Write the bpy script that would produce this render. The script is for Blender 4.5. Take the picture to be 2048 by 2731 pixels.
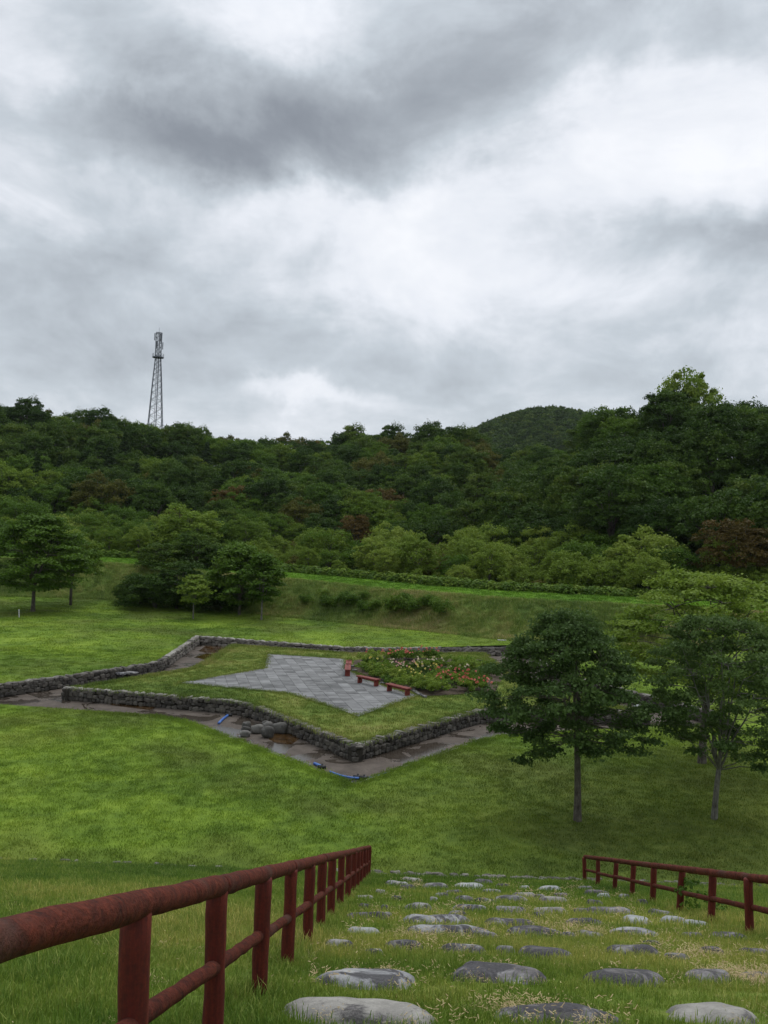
import bpy, math, random
import numpy as np
from mathutils import Vector, Matrix, geometry
for o in list(bpy.data.objects): bpy.data.objects.remove(o)
sc = bpy.context.scene
C = sc.collection
rnd = random.Random(7); rng = np.random.default_rng(7)
R = math.radians
# ------------------------------------------------ camera, sky, sun, exposure
F = 2288.0; PITCH = .0262; ROLL = .036; ZC = 9.3
cd = bpy.data.cameras.new('camera'); cam = bpy.data.objects.new('camera', cd); C.objects.link(cam)
cd.sensor_fit = 'VERTICAL'; cd.sensor_height = 36; cd.sensor_width = 27; cd.lens = 36 * F / 2731
cd.clip_start = .1; cd.clip_end = 6000
CM = Matrix.Rotation(math.pi / 2 + PITCH, 4, 'X') @ Matrix.Rotation(ROLL, 4, 'Z')
cam.matrix_world = Matrix.Translation((0, 0, ZC)) @ CM
sc.camera = cam
sc.render.resolution_x = 768; sc.render.resolution_y = 1024
sc.render.engine = 'CYCLES'
def ray(px, py): return (CM.to_3x3() @ Vector(((px - 1024) / F, -(py - 1365.5) / F, -1))).normalized()
def U(px, py, z):
    d = ray(px, py); k = (z - ZC) / d.z; return Vector((d.x * k, d.y * k, z))
SA, SS = 1.0, .35                       # the stair slope falls .35 per metre
def US(px, py):
    d = ray(px, py); k = -SA / (d.z + SS * d.y); return Vector((d.x * k, d.y * k, ZC + d.z * k))
def UD(px, py, Y):
    d = ray(px, py); k = Y / d.y; return Vector((d.x * k, Y, ZC + d.z * k))

SUN_EL, SUN_AZ = R(58), R(25)           # the sun glows through the cloud ahead and a little to the right
sd = bpy.data.lights.new('sun', 'SUN'); sun = bpy.data.objects.new('sun', sd); C.objects.link(sun)
sd.energy = 1.1; sd.angle = R(28); sd.color = (1, .965, .91)
sv = Vector((math.sin(SUN_AZ) * math.cos(SUN_EL), math.cos(SUN_AZ) * math.cos(SUN_EL), math.sin(SUN_EL)))
sun.rotation_euler = (-sv).to_track_quat('-Z', 'Y').to_euler()
W = bpy.data.worlds.new('World'); sc.world = W; W.use_nodes = True
class NT:
    def __init__(s, nt): s.t = nt; nt.nodes.clear()
    def n(s, ty, **k):
        nd = s.t.nodes.new(ty)
        for a, b in k.items():
            if a == 'ins':
                for i, v in b.items():
                    if hasattr(v, 'is_output'): s.t.links.new(v, nd.inputs[i])
                    else: nd.inputs[i].default_value = v
            else: setattr(nd, a, b)
        return nd
    def m(s, op, a, b=0., c=None, clamp=False):
        d = {0: a, 1: b}
        if c is not None: d[2] = c
        return s.n('ShaderNodeMath', operation=op, use_clamp=clamp, ins=d).outputs[0]
    def v(s, op, a, b=(0, 0, 0), out=0): return s.n('ShaderNodeVectorMath', operation=op, ins={0: a, 1: b}).outputs[out]
    def noise(s, vec, scale, det=4, rough=.55, dist=0., out='Fac'):
        return s.n('ShaderNodeTexNoise', ins={'Vector': vec, 'Scale': scale, 'Detail': det, 'Roughness': rough, 'Distortion': dist}).outputs[out]
    def ramp(s, fac, st, interp='LINEAR'):
        r = s.n('ShaderNodeValToRGB', ins={0: fac}); cr = r.color_ramp; cr.interpolation = interp
        while len(cr.elements) < len(st): cr.elements.new(.5)
        for e, (p, c) in zip(cr.elements, st):
            e.position = p; e.color = (*c, 1) if len(c) == 3 else c
        return r.outputs[0]
    def mix(s, f, a, b, bt='MIX'):
        q = s.n('ShaderNodeMix', data_type='RGBA', blend_type=bt)
        for i, v in ((0, f), (6, a), (7, b)):
            if hasattr(v, 'is_output'): s.t.links.new(v, q.inputs[i])
            else: q.inputs[i].default_value = v if i == 0 else (*v, 1)
        return q.outputs[2]
w = NT(W.node_tree)
D = w.n('ShaderNodeTexCoord').outputs['Generated']
sep = w.n('ShaderNodeSeparateXYZ', ins={0: D})
den = w.m('ADD', w.m('ABSOLUTE', sep.outputs[2]), .42)
pl = w.n('ShaderNodeCombineXYZ', ins={0: w.m('DIVIDE', sep.outputs[0], den), 1: w.m('DIVIDE', sep.outputs[1], den), 2: 3.0}).outputs[0]
warp = w.v('SUBTRACT', w.noise(D, 4.5, 6, .6, out='Color'), (.5, .5, .5))
Dw = w.v('ADD', D, w.v('SCALE', warp)); W.node_tree.nodes[-1]
for nd in W.node_tree.nodes:
    if nd.type == 'VECT_MATH' and nd.operation == 'SCALE': nd.inputs['Scale'].default_value = .20
n1 = w.noise(pl, 1.5, 8, .58, .2)
n2 = w.noise(w.n('ShaderNodeMapping', ins={0: D, 'Scale': (1, 1, 1.9)}).outputs[0], 5.2, 9, .62, .35)
dk = w.m('ADD', w.m('MULTIPLY', w.m('SUBTRACT', n1, .5), .85), w.m('MULTIPLY', w.m('SUBTRACT', n2, .5), .95))
dk = w.m('ADD', dk, .41)
PXA = F
# cloud masses: pixel centre only fixes a direction; each is a soft lump in the sky
BL = [(430, 400, 400, 95, .50), (950, 370, 430, 115, .34), (1420, 150, 420, 80, .20), (380, 110, 240, 170, .20),
      (1850, 40, 220, 60, .10), (160, 160, 230, 230, -.30), (760, 40, 300, 70, -.22), (1150, 520, 560, 120, -.30), (1020, 680, 360, 130, -.22),
      (1780, 330, 380, 180, -.24), (230, 710, 340, 130, .17), (1560, 600, 420, 70, .14), (720, 960, 420, 90, .16),
      (830, 1065, 170, 28, -.2), (1300, 900, 500, 120, .10), (150, 950, 320, 150, .10), (1960, 640, 300, 50, .14), (1900, 900, 200, 40, -.12), (60, 420, 200, 100, -.1)]
for (x, y, rx, ry, a) in BL:
    c = ray(x, y)
    q = w.v('SUBTRACT', Dw, tuple(c))
    q = w.v('MULTIPLY', q, (F / rx, F / (rx + ry), F / ry))
    l = w.v('LENGTH', q, out=1)
    g = w.m('EXPONENT', w.m('MULTIPLY', w.m('POWER', l, 2.8), -.8))
    dk = w.m('MULTIPLY_ADD', g, a, dk)
lowb = w.n('ShaderNodeMapRange', interpolation_type='SMOOTHSTEP', ins={0: sep.outputs[2], 1: .30, 2: .08, 3: 0., 4: .14}).outputs[0]
dk = w.m('ADD', dk, lowb)
dk = w.m('MULTIPLY', dk, .78)
colr = w.ramp(dk, [(.0, (.94, .955, .99)), (.20, (.80, .83, .885)), (.39, (.55, .60, .65)), (.58, (.39, .425, .465)), (.78, (.27, .295, .33)), (1., (.20, .22, .25))])
zen = w.n('ShaderNodeMapRange', interpolation_type='SMOOTHSTEP', ins={0: sep.outputs[2], 1: .45, 2: 1., 3: 1.0, 4: 2.1}).outputs[0]
bgc = w.n('ShaderNodeBackground', ins={0: colr, 1: zen})
sky = w.n('ShaderNodeTexSky', sky_type='NISHITA', sun_disc=False, sun_elevation=SUN_EL, sun_rotation=SUN_AZ)
bgs = w.n('ShaderNodeBackground', ins={0: sky.outputs[0], 1: .1})
mx = w.n('ShaderNodeMixShader', ins={0: .94, 1: bgs.outputs[0], 2: bgc.outputs[0]})
w.n('ShaderNodeOutputWorld', ins={0: mx.outputs[0]})
sc.view_settings.view_transform = 'Standard'; sc.view_settings.look = 'None'
sc.view_settings.exposure = 0.08; sc.view_settings.gamma = 1; sc.view_settings.use_curve_mapping = False

# ------------------------------------------------ helpers
def mesh(name, V, Fs, mats=(), tint=None, smooth=False, midx=None):
    V = np.asarray(V, np.float32).reshape(-1, 3)
    me = bpy.data.meshes.new(name)
    if isinstance(Fs, np.ndarray):
        n, k = Fs.shape
        me.vertices.add(len(V)); me.vertices.foreach_set('co', V.ravel())
        me.loops.add(n * k); me.loops.foreach_set('vertex_index', Fs.astype(np.int32).ravel())
        me.polygons.add(n); me.polygons.foreach_set('loop_start', np.arange(0, n * k, k, dtype=np.int32))
        me.polygons.foreach_set('loop_total', np.full(n, k, np.int32))
        me.update(calc_edges=True)
    else:
        me.from_pydata([tuple(v) for v in V.tolist()], [], Fs); me.update()
    if tint is not None:
        a = me.attributes.new('tint', 'FLOAT', 'POINT'); a.data.foreach_set('value', np.asarray(tint, np.float32))
    for m in (mats if isinstance(mats, (list, tuple)) else [mats]): me.materials.append(m)
    if smooth: me.polygons.foreach_set('use_smooth', np.ones(len(me.polygons), bool))
    if midx is not None: me.polygons.foreach_set('material_index', np.asarray(midx, np.int32))
    return me
def ob(name, me, parent=None, loc=None, **kw):
    o = bpy.data.objects.new(name, me); C.objects.link(o)
    if parent is not None: o.parent = parent
    if loc is not None: o.location = loc
    for k, v in kw.items(): o[k] = v
    return o
def thing(name, label, cat, loc=(0, 0, 0), rz=0, group=None, me=None):
    o = bpy.data.objects.new(name, me); C.objects.link(o); o.location = loc; o.rotation_euler = (0, 0, rz)
    o['label'] = label; o['category'] = cat
    if group: o['group'] = group
    return o
def copy_tree(o, parent=None):
    c = o.copy(); C.objects.link(c)
    if parent is not None: c.parent = parent
    for ch in o.children: copy_tree(ch, c)
    return c
class MB:
    def __init__(s): s.v = []; s.f = []; s.t = []
    def add(s, V, Fs, t=0.):
        b = len(s.v); s.v += [tuple(map(float, p)) for p in V]; s.f += [tuple(i + b for i in f) for f in Fs]; s.t += [t] * len(V)
    def box(s, x0, x1, y0, y1, z0, z1, t=0.):
        s.add([(x, y, z) for z in (z0, z1) for y in (y0, y1) for x in (x0, x1)],
              [(0, 2, 3, 1), (4, 5, 7, 6), (0, 1, 5, 4), (2, 6, 7, 3), (0, 4, 6, 2), (1, 3, 7, 5)], t)
    def tube(s, P, rad, n=8, t=0., cap=True):
        P = [Vector(p) for p in P]
        if not hasattr(rad, '__len__'): rad = [rad] * len(P)
        rings = []; up = None
        for i, p in enumerate(P):
            d = (P[min(i + 1, len(P) - 1)] - P[max(i - 1, 0)]).normalized()
            if up is None: up = Vector((0, 0, 1)) if abs(d.z) < .9 else Vector((1, 0, 0))
            a = d.cross(up).normalized(); b = a.cross(d).normalized(); up = b
            rings.append([p + (a * math.cos(2 * math.pi * k / n) + b * math.sin(2 * math.pi * k / n)) * rad[i] for k in range(n)])
        V = [q for r in rings for q in r]; m = len(P)
        Fs = [(i * n + k, i * n + (k + 1) % n, (i + 1) * n + (k + 1) % n, (i + 1) * n + k) for i in range(m - 1) for k in range(n)]
        if cap: Fs += [tuple(range(n - 1, -1, -1)), tuple((m - 1) * n + k for k in range(n))]
        s.add(V, Fs, t)
    def me(s, name, mats, smooth=False): return mesh(name, s.v, s.f, mats, s.t, smooth)
def smooth01(t): t = np.clip(t, 0, 1); return t * t * (3 - 2 * t)
def fbm(x, y, s, seed=0):              # cheap smooth pseudo noise, -1..1
    v = 0
    for i, (a, b, c) in enumerate(((1, .7, .5), (-.6, 1.1, .3), (1.7, -1.3, .2), (2.9, 2.1, .12))):
        v = v + c * np.sin((x * a + y * b) / s + seed * 1.7 + i * 2.1) * np.cos((x * b - y * a) / s * 1.3 + seed + i)
    return v

# ------------------------------------------------ materials
def new_mat(name):
    m = bpy.data.materials.new(name); m.use_nodes = True; return m, NT(m.node_tree)
def fin(t, col, rough=.85, bump=None, bs=.3, bd=.02, spec=.3, trans=None, tcol=None):
    ins = {'Base Color': col, 'Roughness': rough, 'Specular IOR Level': spec}
    if not hasattr(col, 'is_output'): ins['Base Color'] = (*col, 1)
    if bump is not None:
        ins['Normal'] = t.n('ShaderNodeBump', ins={'Strength': bs, 'Distance': bd, 'Height': bump}).outputs[0]
    p = t.n('ShaderNodeBsdfPrincipled', ins=ins); out = p.outputs[0]
    if trans:
        tr = t.n('ShaderNodeBsdfTranslucent', ins={0: tcol if tcol is not None else col})
        out = t.n('ShaderNodeMixShader', ins={0: trans, 1: out, 2: tr.outputs[0]}).outputs[0]
    t.n('ShaderNodeOutputMaterial', ins={0: out})
def pos(t): return t.n('ShaderNodeNewGeometry').outputs['Position']
def attr(t, nm='tint'): return t.n('ShaderNodeAttribute', attribute_name=nm).outputs['Fac']

def grass_cols(t, P, kind):
    big = t.noise(P, .10, 3, .5); med = t.noise(P, .55, 4, .6, .6); fine = t.noise(P, 3.2, 4, .65)
    f = t.m('ADD', t.m('MULTIPLY', big, .5), t.m('ADD', t.m('MULTIPLY', med, .32), t.m('MULTIPLY', fine, .18)))
    if kind == 'lawn':
        c = t.ramp(f, [(.36, (.064, .110, .016)), (.46, (.110, .178, .022)), (.54, (.172, .256, .030)), (.65, (.27, .355, .046))])
        yl = t.noise(P, .16, 2, .5)
        c = t.mix(t.n('ShaderNodeMapRange', ins={0: yl, 1: .46, 2: .64, 3: 0., 4: .6}).outputs[0], c, (.105, .125, .028))
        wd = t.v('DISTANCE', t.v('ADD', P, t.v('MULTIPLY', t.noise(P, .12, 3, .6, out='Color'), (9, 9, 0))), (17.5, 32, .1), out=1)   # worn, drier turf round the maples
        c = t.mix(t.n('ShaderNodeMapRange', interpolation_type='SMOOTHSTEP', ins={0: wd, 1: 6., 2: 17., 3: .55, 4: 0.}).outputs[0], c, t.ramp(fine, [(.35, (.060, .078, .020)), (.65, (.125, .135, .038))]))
    elif kind == 'slope':
        c = t.ramp(f, [(.37, (.056, .100, .018)), (.46, (.098, .168, .025)), (.53, (.160, .225, .038)), (.60, (.27, .29, .070))])
    elif kind == 'bank':
        c = t.ramp(f, [(.37, (.080, .130, .030)), (.46, (.135, .198, .042)), (.54, (.195, .225, .062)), (.63, (.29, .255, .12))])
    elif kind == 'island':
        c = t.ramp(f, [(.36, (.060, .100, .018)), (.45, (.105, .155, .028)), (.53, (.165, .20, .045)), (.62, (.26, .25, .090))])
    else:
        c = t.ramp(f, [(.35, (.06, .13, .012)), (.6, (.13, .25, .02))])
    return c, med
def ground_mat(name, kind, bs=.5, bd=.05, extra=None):
    m, t = new_mat(name); P = pos(t); c, med = grass_cols(t, P, kind)
    g = t.noise(P, 28, 5, .75)
    c = t.mix(1.0, c, t.ramp(g, [(.3, (.55, .55, .55)), (.7, (1.35, 1.35, 1.3))]), 'MULTIPLY')
    if kind == 'lawn': c = t.mix(1.0, c, (.84, .86, .86), 'MULTIPLY')
    fin(t, c, .95, g, bs, bd, .1); return m
def blade_mat(name, kind, gain=1.15):
    m, t = new_mat(name); P = pos(t); c, _ = grass_cols(t, P, kind)
    tt = attr(t)
    c = t.mix(1.0, c, t.ramp(tt, [(0., (.75, .82, .7)), (.6, (1.1 * gain, 1.1 * gain, 1.05)), (1., (1.9, 1.5, 1.9))]), 'MULTIPLY')
    fin(t, c, .6, spec=.2, trans=.35); return m
M = {}
M['lawn'] = ground_mat('mown_lawn', 'lawn', .5, .04)
M['slopeg'] = ground_mat('slope_turf', 'slope', .8, .05)
M['bank'] = ground_mat('rough_bank_turf', 'bank', .9, .12)
M['island'] = ground_mat('dry_island_turf', 'island', .6, .05)
M['terr'] = ground_mat('terrace_turf', 'terrace', .4, .04)
for k, kk in (('lawn', 'lawn'), ('slope', 'slope'), ('bank', 'bank'), ('island', 'island'), ('terrace', 'terrace')):
    M['b_' + k] = blade_mat('grass_blade_' + k, kk)
m, t = new_mat('straw'); tt = attr(t); fin(t, t.ramp(tt, [(0., (.30, .22, .11)), (1., (.50, .40, .22))]), .8, spec=.1, trans=.2); M['straw'] = m
def leaf_mat(name, stops, trans=.36, rough=.6, spec=.12):
    stops = [(p, (c[0] * 1.22, c[1] * 1.14, c[2] * .62)) for p, c in stops]
    m, t = new_mat(name); P = pos(t)
    r = t.n('ShaderNodeObjectInfo').outputs['Random']; tt = attr(t)
    f = t.m('ADD', t.m('MULTIPLY', r, .55), t.m('MULTIPLY', tt, .45))
    c = t.ramp(f, stops)
    fin(t, c, rough, spec=spec, trans=trans); return m
M['leaf_dark'] = leaf_mat('leaf_dark', [(0, (.018, .042, .014)), (.35, (.032, .070, .020)), (.7, (.056, .105, .026)), (1, (.105, .155, .038))])
M['leaf_mid'] = leaf_mat('leaf_mid', [(0, (.038, .085, .018)), (.5, (.068, .135, .026)), (1, (.115, .175, .036))])
M['leaf_light'] = leaf_mat('leaf_light', [(0, (.085, .140, .030)), (.5, (.130, .205, .048)), (1, (.185, .250, .075))])
M['leaf_rust'] = leaf_mat('leaf_rust', [(0, (.055, .048, .022)), (.5, (.090, .065, .032)), (1, (.13, .10, .045))])
M['leaf_olive'] = leaf_mat('leaf_olive', [(0, (.050, .062, .020)), (.5, (.075, .085, .026)), (1, (.125, .13, .045))])
M['leaf_maple'] = leaf_mat('leaf_maple', [(0, (.030, .060, .034)), (.5, (.054, .100, .048)), (1, (.100, .160, .070))], .38)
M['leaf_fir'] = leaf_mat('leaf_fir', [(0, (.014, .032, .014)), (.6, (.024, .050, .020)), (1, (.040, .072, .026))], .12)
M['leaf_spray'] = leaf_mat('leaf_spray', [(0, (.065, .120, .026)), (.5, (.105, .180, .038)), (1, (.165, .240, .060))], .40)
def bark(name, a, b):
    m, t = new_mat(name); P = t.n('ShaderNodeTexCoord').outputs['Object']
    mp = t.n('ShaderNodeMapping', ins={0: P, 'Scale': (9, 9, 2.2)}).outputs[0]
    n = t.noise(mp, 2.2, 6, .7); n2 = t.noise(P, 3, 3)
    c = t.ramp(t.m('ADD', t.m('MULTIPLY', n, .65), t.m('MULTIPLY', n2, .35)), [(.35, a), (.52, tuple((x + y) / 2 for x, y in zip(a, b))), (.66, b)])
    fin(t, c, .9, n, .7, .03); return m
M['bark'] = bark('bark', (.035, .028, .022), (.17, .15, .125))
M['bark_grey'] = bark('bark_grey', (.05, .045, .038), (.26, .25, .22))
def stone_mat(name, stops, lich=.35, sc_=3., obj=True):
    m, t = new_mat(name); P = pos(t)
    r = t.n('ShaderNodeObjectInfo').outputs['Random']
    n = t.noise(P, sc_, 6, .62, .5); g = t.noise(P, sc_ * 9, 5, .7)
    f = t.m('ADD', t.m('MULTIPLY', n, .55), t.m('ADD', t.m('MULTIPLY', g, .18), t.m('MULTIPLY', t.m('ADD', r, attr(t)), .27)))
    c = t.ramp(f, stops)
    lm = t.n('ShaderNodeMapRange', interpolation_type='SMOOTHSTEP', ins={0: t.noise(P, sc_ * 1.7, 5, .7), 1: .56, 2: .66, 3: 0., 4: lich}).outputs[0]
    c = t.mix(lm, c, (.26, .265, .245))
    fin(t, c, .88, t.m('ADD', n, t.m('MULTIPLY', g, .4)), .6, .04); return m
M['wall'] = stone_mat('basalt_wall_stone', [(.3, (.030, .027, .024)), (.5, (.066, .058, .050)), (.68, (.125, .112, .095)), (.85, (.21, .19, .165))], .28, 4)
M['boulder'] = stone_mat('wet_boulder', [(.3, (.045, .042, .038)), (.5, (.085, .08, .072)), (.75, (.17, .16, .145))], .25, 3)
M['wallcap'] = stone_mat('weathered_cap_stone', [(.3, (.055, .050, .042)), (.5, (.115, .105, .09)), (.75, (.26, .245, .215))], .4, 4)
m, t = new_mat('dark_mortar'); fin(t, t.ramp(t.noise(pos(t), 8, 4), [(.4, (.022, .018, .014)), (.7, (.05, .045, .035))]), .95); M['core'] = m  # dark mortar of the core behind the wall stones
def step_mat(name, lo, mid, hi, dark_amt, dc=(.035, .033, .036)):
    m, t = new_mat(name); P = pos(t)
    n = t.noise(P, 5, 7, .65, .4); g = t.noise(P, 60, 4, .7)
    c = t.ramp(t.m('ADD', t.m('MULTIPLY', n, .75), t.m('MULTIPLY', g, .25)), [(.35, lo), (.5, mid), (.65, hi)])
    dm = t.n('ShaderNodeMapRange', interpolation_type='SMOOTHSTEP', ins={0: t.noise(P, 3.1, 8, .68, 1.), 1: .58 - dark_amt * .3, 2: .68 - dark_amt * .3, 3: 0., 4: .92}).outputs[0]
    dcol = t.ramp(g, [(.35, tuple(x * .6 for x in dc)), (.65, tuple(x * 2.0 for x in dc))])
    c = t.mix(dm, c, dcol)
    fin(t, c, .85, t.m('ADD', n, t.m('MULTIPLY', g, .3)), .5, .03); return m
M['st_w'] = step_mat('stone_white', (.19, .20, .20), (.28, .29, .285), (.38, .385, .37), .12)
M['st_b'] = step_mat('stone_beige', (.16, .152, .138), (.24, .228, .206), (.33, .315, .285), .14, (.06, .055, .055))
M['st_l'] = step_mat('stone_lichen', (.15, .15, .157), (.25, .25, .255), (.37, .365, .35), .42)
M['st_m'] = step_mat('stone_mid', (.11, .105, .105), (.19, .185, .18), (.30, .29, .27), .36)
M['st_d'] = step_mat('stone_dark', (.075, .068, .068), (.15, .14, .14), (.30, .295, .30), .50)
m, t = new_mat('red_log'); P = t.n('ShaderNodeTexCoord').outputs['Object']
n = t.noise(P, 7, 6, .65, 1.2); g = t.noise(pos(t), 45, 4, .7); n3 = t.noise(pos(t), 2.3, 4, .6)
c = t.ramp(t.m('ADD', t.m('MULTIPLY', n, .6), t.m('MULTIPLY', g, .4)), [(.34, (.026, .010, .008)), (.47, (.075, .018, .011)), (.60, (.130, .030, .017)), (.75, (.19, .068, .038))])
c = t.mix(t.n('ShaderNodeMapRange', ins={0: n3, 1: .55, 2: .70, 3: 0., 4: .6}).outputs[0], c, (.075, .045, .036))
fin(t, c, .85, t.m('ADD', n, g), .7, .02, .15); M['log'] = m
m, t = new_mat('red_post'); P = t.n('ShaderNodeTexCoord').outputs['Object']
mp = t.n('ShaderNodeMapping', ins={0: P, 'Scale': (12, 12, 1.2)}).outputs[0]
n = t.noise(mp, 3, 5, .65); g = t.noise(pos(t), 60, 4, .7)
c = t.ramp(t.m('ADD', t.m('MULTIPLY', n, .6), t.m('MULTIPLY', g, .4)), [(.34, (.045, .008, .006)), (.52, (.105, .014, .008)), (.68, (.165, .028, .014))])
fin(t, c, .75, n, .5, .012); M['post'] = m
m, t = new_mat('pool_floor'); P = pos(t)
n = t.noise(P, .42, 6, .6, .8); g = t.noise(P, 9, 5, .7); n2 = t.noise(P, 1.6, 5, .65, .5)
wet = t.n('ShaderNodeMapRange', interpolation_type='SMOOTHSTEP', ins={0: n, 1: .505, 2: .525, 3: 0., 4: 1.}).outputs[0]
c = t.ramp(t.m('ADD', t.m('MULTIPLY', n2, .6), t.m('MULTIPLY', g, .4)), [(.35, (.040, .030, .023)), (.5, (.070, .054, .042)), (.65, (.112, .090, .072))])
c = t.mix(t.m('MULTIPLY', wet, .62), c, (.030, .024, .018))
rr = t.n('ShaderNodeMapRange', ins={0: wet, 1: 0., 2: 1., 3: .82, 4: .16}).outputs[0]
fin(t, c, rr, g, .15, .01, .35); M['floor'] = m
m, t = new_mat('pool_water'); P = pos(t)
fin(t, t.ramp(t.noise(P, 1.5, 4), [(.4, (.030, .016, .006)), (.65, (.075, .040, .014))]), .04, t.noise(P, 6, 2), .04, .01, .6); M['water'] = m
def conc(name, lo, hi, s=3):
    m, t = new_mat(name); P = pos(t); r = t.n('ShaderNodeObjectInfo').outputs['Random']
    f = t.m('ADD', t.m('MULTIPLY', t.noise(P, s, 5, .65), .5), t.m('ADD', t.m('MULTIPLY', t.noise(P, .35, 3, .6), .25), t.m('MULTIPLY', r, .25)))
    fin(t, t.ramp(f, [(.30, lo), (.66, hi)]), .75, t.noise(P, 30, 4, .7), .25, .01, .4); return m
M['tile'] = conc('paving_slab', (.055, .055, .054), (.20, .20, .198), 1.8)
M['kerb'] = conc('kerb_stone', (.06, .055, .045), (.30, .29, .26), 4)
M['joint'] = conc('joint_sand', (.04, .04, .032), (.08, .075, .06))
m, t = new_mat('bench_red'); fin(t, t.ramp(t.noise(pos(t), 9, 4), [(.35, (.12, .020, .015)), (.65, (.20, .038, .026))]), .6, spec=.3); M['bench'] = m
m, t = new_mat('hose_blue'); fin(t, t.ramp(t.noise(pos(t), 6, 3), [(.4, (.03, .09, .32)), (.7, (.07, .18, .46))]), .45, spec=.4); M['hose'] = m
m, t = new_mat('black_rubber'); fin(t, (.012, .012, .014), .5); M['black'] = m
m, t = new_mat('galvanised'); fin(t, t.ramp(t.noise(pos(t), .4, 3), [(.4, (.12, .13, .15)), (.7, (.18, .19, .21))]), .55, spec=.4); M['steel'] = m
m, t = new_mat('soil'); g = t.noise(pos(t), 6, 6, .7); fin(t, t.ramp(g, [(.35, (.030, .020, .013)), (.65, (.085, .058, .038))]), .95, g, .8, .05); M['soil'] = m
m, t = new_mat('forest_floor'); g = t.noise(pos(t), 2, 6, .7); fin(t, t.ramp(g, [(.35, (.012, .018, .007)), (.65, (.035, .055, .014))]), .95, g, .8, .1); M['ffloor'] = m
m, t = new_mat('off_white'); fin(t, t.ramp(t.noise(pos(t), 12, 3), [(.4, (.40, .40, .38)), (.7, (.55, .55, .53))]), .6); M['white'] = m
for nm, a, b in (('f_coral', (.60, .13, .10), (.72, .26, .20)), ('f_cream', (.62, .52, .34), (.75, .68, .52)), ('f_pink', (.60, .30, .28), (.75, .45, .42)), ('f_yel', (.60, .50, .10), (.72, .65, .2))):
    m, t = new_mat(nm); fin(t, t.ramp(attr(t), [(0., a), (1., b)]), .6, trans=.25); M[nm] = m

# ------------------------------------------------ ground form
YF = (ZC - .07 - SA) / SS                       # foot of the stair slope
BX = np.array([-140, -70, -42, -31.5, -7, 10.8, 21.6, 35, 120]); BY = np.array([96, 96, 96, 97, 83, 71.6, 71, 70, 66.])
def base_y(x): return np.interp(x, BX, BY)
cen = Vector((-1.1, 51.6)); RI = 16.5; AI = .9702
def star_pt(i, r, off=0.): a = AI + off + 1.25664 * i; return Vector((cen.x + r * math.cos(a), cen.y + r * math.sin(a)))
ISL = []                                        # order: tip BR(0), concave, BL(1), concave, L(2), concave, F(3), concave, R(4), concave
tip = {0: U(1291, 1740, .62), 1: U(617, 1718, .62), 2: U(170, 1835, .62), 3: U(948, 1991, .62), 4: U(1725, 1902, .62)}
con = {0: star_pt(0, 10.8, .6283), 1: U(515, 1781, .62), 2: U(653, 1873, .62), 3: U(1300, 1890, .62), 4: star_pt(4, 10.3, .6283)}
def seg(a, b, n):
    return [Vector((a[0], a[1])).lerp(Vector((b[0], b[1])), k / n) for k in range(n)]
def soften(corners):                            # tips stay sharp, concave corners are rounded
    P = []
    n = len(corners)
    for i, (c, sharp) in enumerate(corners):
        c = Vector((c[0], c[1])); a = Vector(corners[i - 1][0][:2]); b = Vector(corners[(i + 1) % n][0][:2])
        if sharp: P.append(c)
        else:
            p0 = c + (a - c).normalized() * 1.6; p1 = c + (b - c).normalized() * 1.6
            for k in range(5):
                u = k / 4; P.append(p0 * (1 - u) ** 2 + c * 2 * u * (1 - u) + p1 * u * u)
    return P
corn = []
for i in range(5): corn += [(tip[i], True), (con[i], False)]
ISL = soften(corn)
oT = {0: U(1395, 1748, 0), 1: U(530, 1719, 0), 2: U(-110, 1878, 0), 3: U(945, 2095, 0), 4: U(1905, 1935, 0)}
oC = {0: star_pt(0, 13.4, .6283), 1: U(425, 1795, 0), 2: U(470, 1915, 0), 3: U(1310, 1966, 0), 4: star_pt(4, 13.6, .6283)}
ocorn = []
for i in range(5): ocorn += [(oT[i], True), (oC[i], False)]
OUT = soften(ocorn)
def inside(P, x, y):
    x = np.asarray(x, float); y = np.asarray(y, float); r = np.zeros(x.shape, bool); n = len(P)
    for i in range(n):
        x0, y0 = P[i - 1][0], P[i - 1][1]; x1, y1 = P[i][0], P[i][1]
        if y0 == y1: continue
        c = ((y0 > y) != (y1 > y)) & (x < (x1 - x0) * (y - y0) / (y1 - y0) + x0); r ^= c
    return r
def dist_poly(P, x, y, closed=True):
    x = np.asarray(x, float); y = np.asarray(y, float); d = np.full(x.shape, 1e9)
    for i in range(0 if closed else 1, len(P)):
        ax, ay = P[i - 1][0], P[i - 1][1]; bx, by = P[i][0] - ax, P[i][1] - ay
        t_ = np.clip(((x - ax) * bx + (y - ay) * by) / (bx * bx + by * by + 1e-9), 0, 1)
        d = np.minimum(d, np.hypot(x - ax - t_ * bx, y - ay - t_ * by))
    return d
YS0, YS1 = oT[2].y, oT[4].y
def lawn_z(x, y):
    yt = np.interp(x, [oT[2].x, oT[4].x], [oT[2].y, oT[4].y])       # the lawn behind the pool stands half a metre higher
    return .07 + .55 * smooth01((y - yt + .5) / 2.2) + .35 * smooth01((base_y(x) - y) / -1. + 0.) + .5 * smooth01((y - (base_y(x) - 9)) / 9) * 0.6
CREST_X = np.array([-1000, 0, 400, 640, 900, 1150, 1250, 1340, 1430, 1500, 1580, 1650, 1750, 2048, 3000])
CR = np.array([240, 240, 245, 250, 250, 225, 220, 212, 195, 175, 158, 150, 146, 145, 150.])
SKY = np.array([1122, 1125, 1152, 1172, 1168, 1130, 1138, 1205, 1200, 1160, 1112, 1085, 1062, 1070, 1070.])
R0 = np.array([142, 142, 138, 135, 132, 126, 120, 116, 110, 106, 102, 99, 97, 92, 90.])
HZ = 1365.5 + F * PITCH + (CREST_X - 1024) * ROLL
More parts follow.
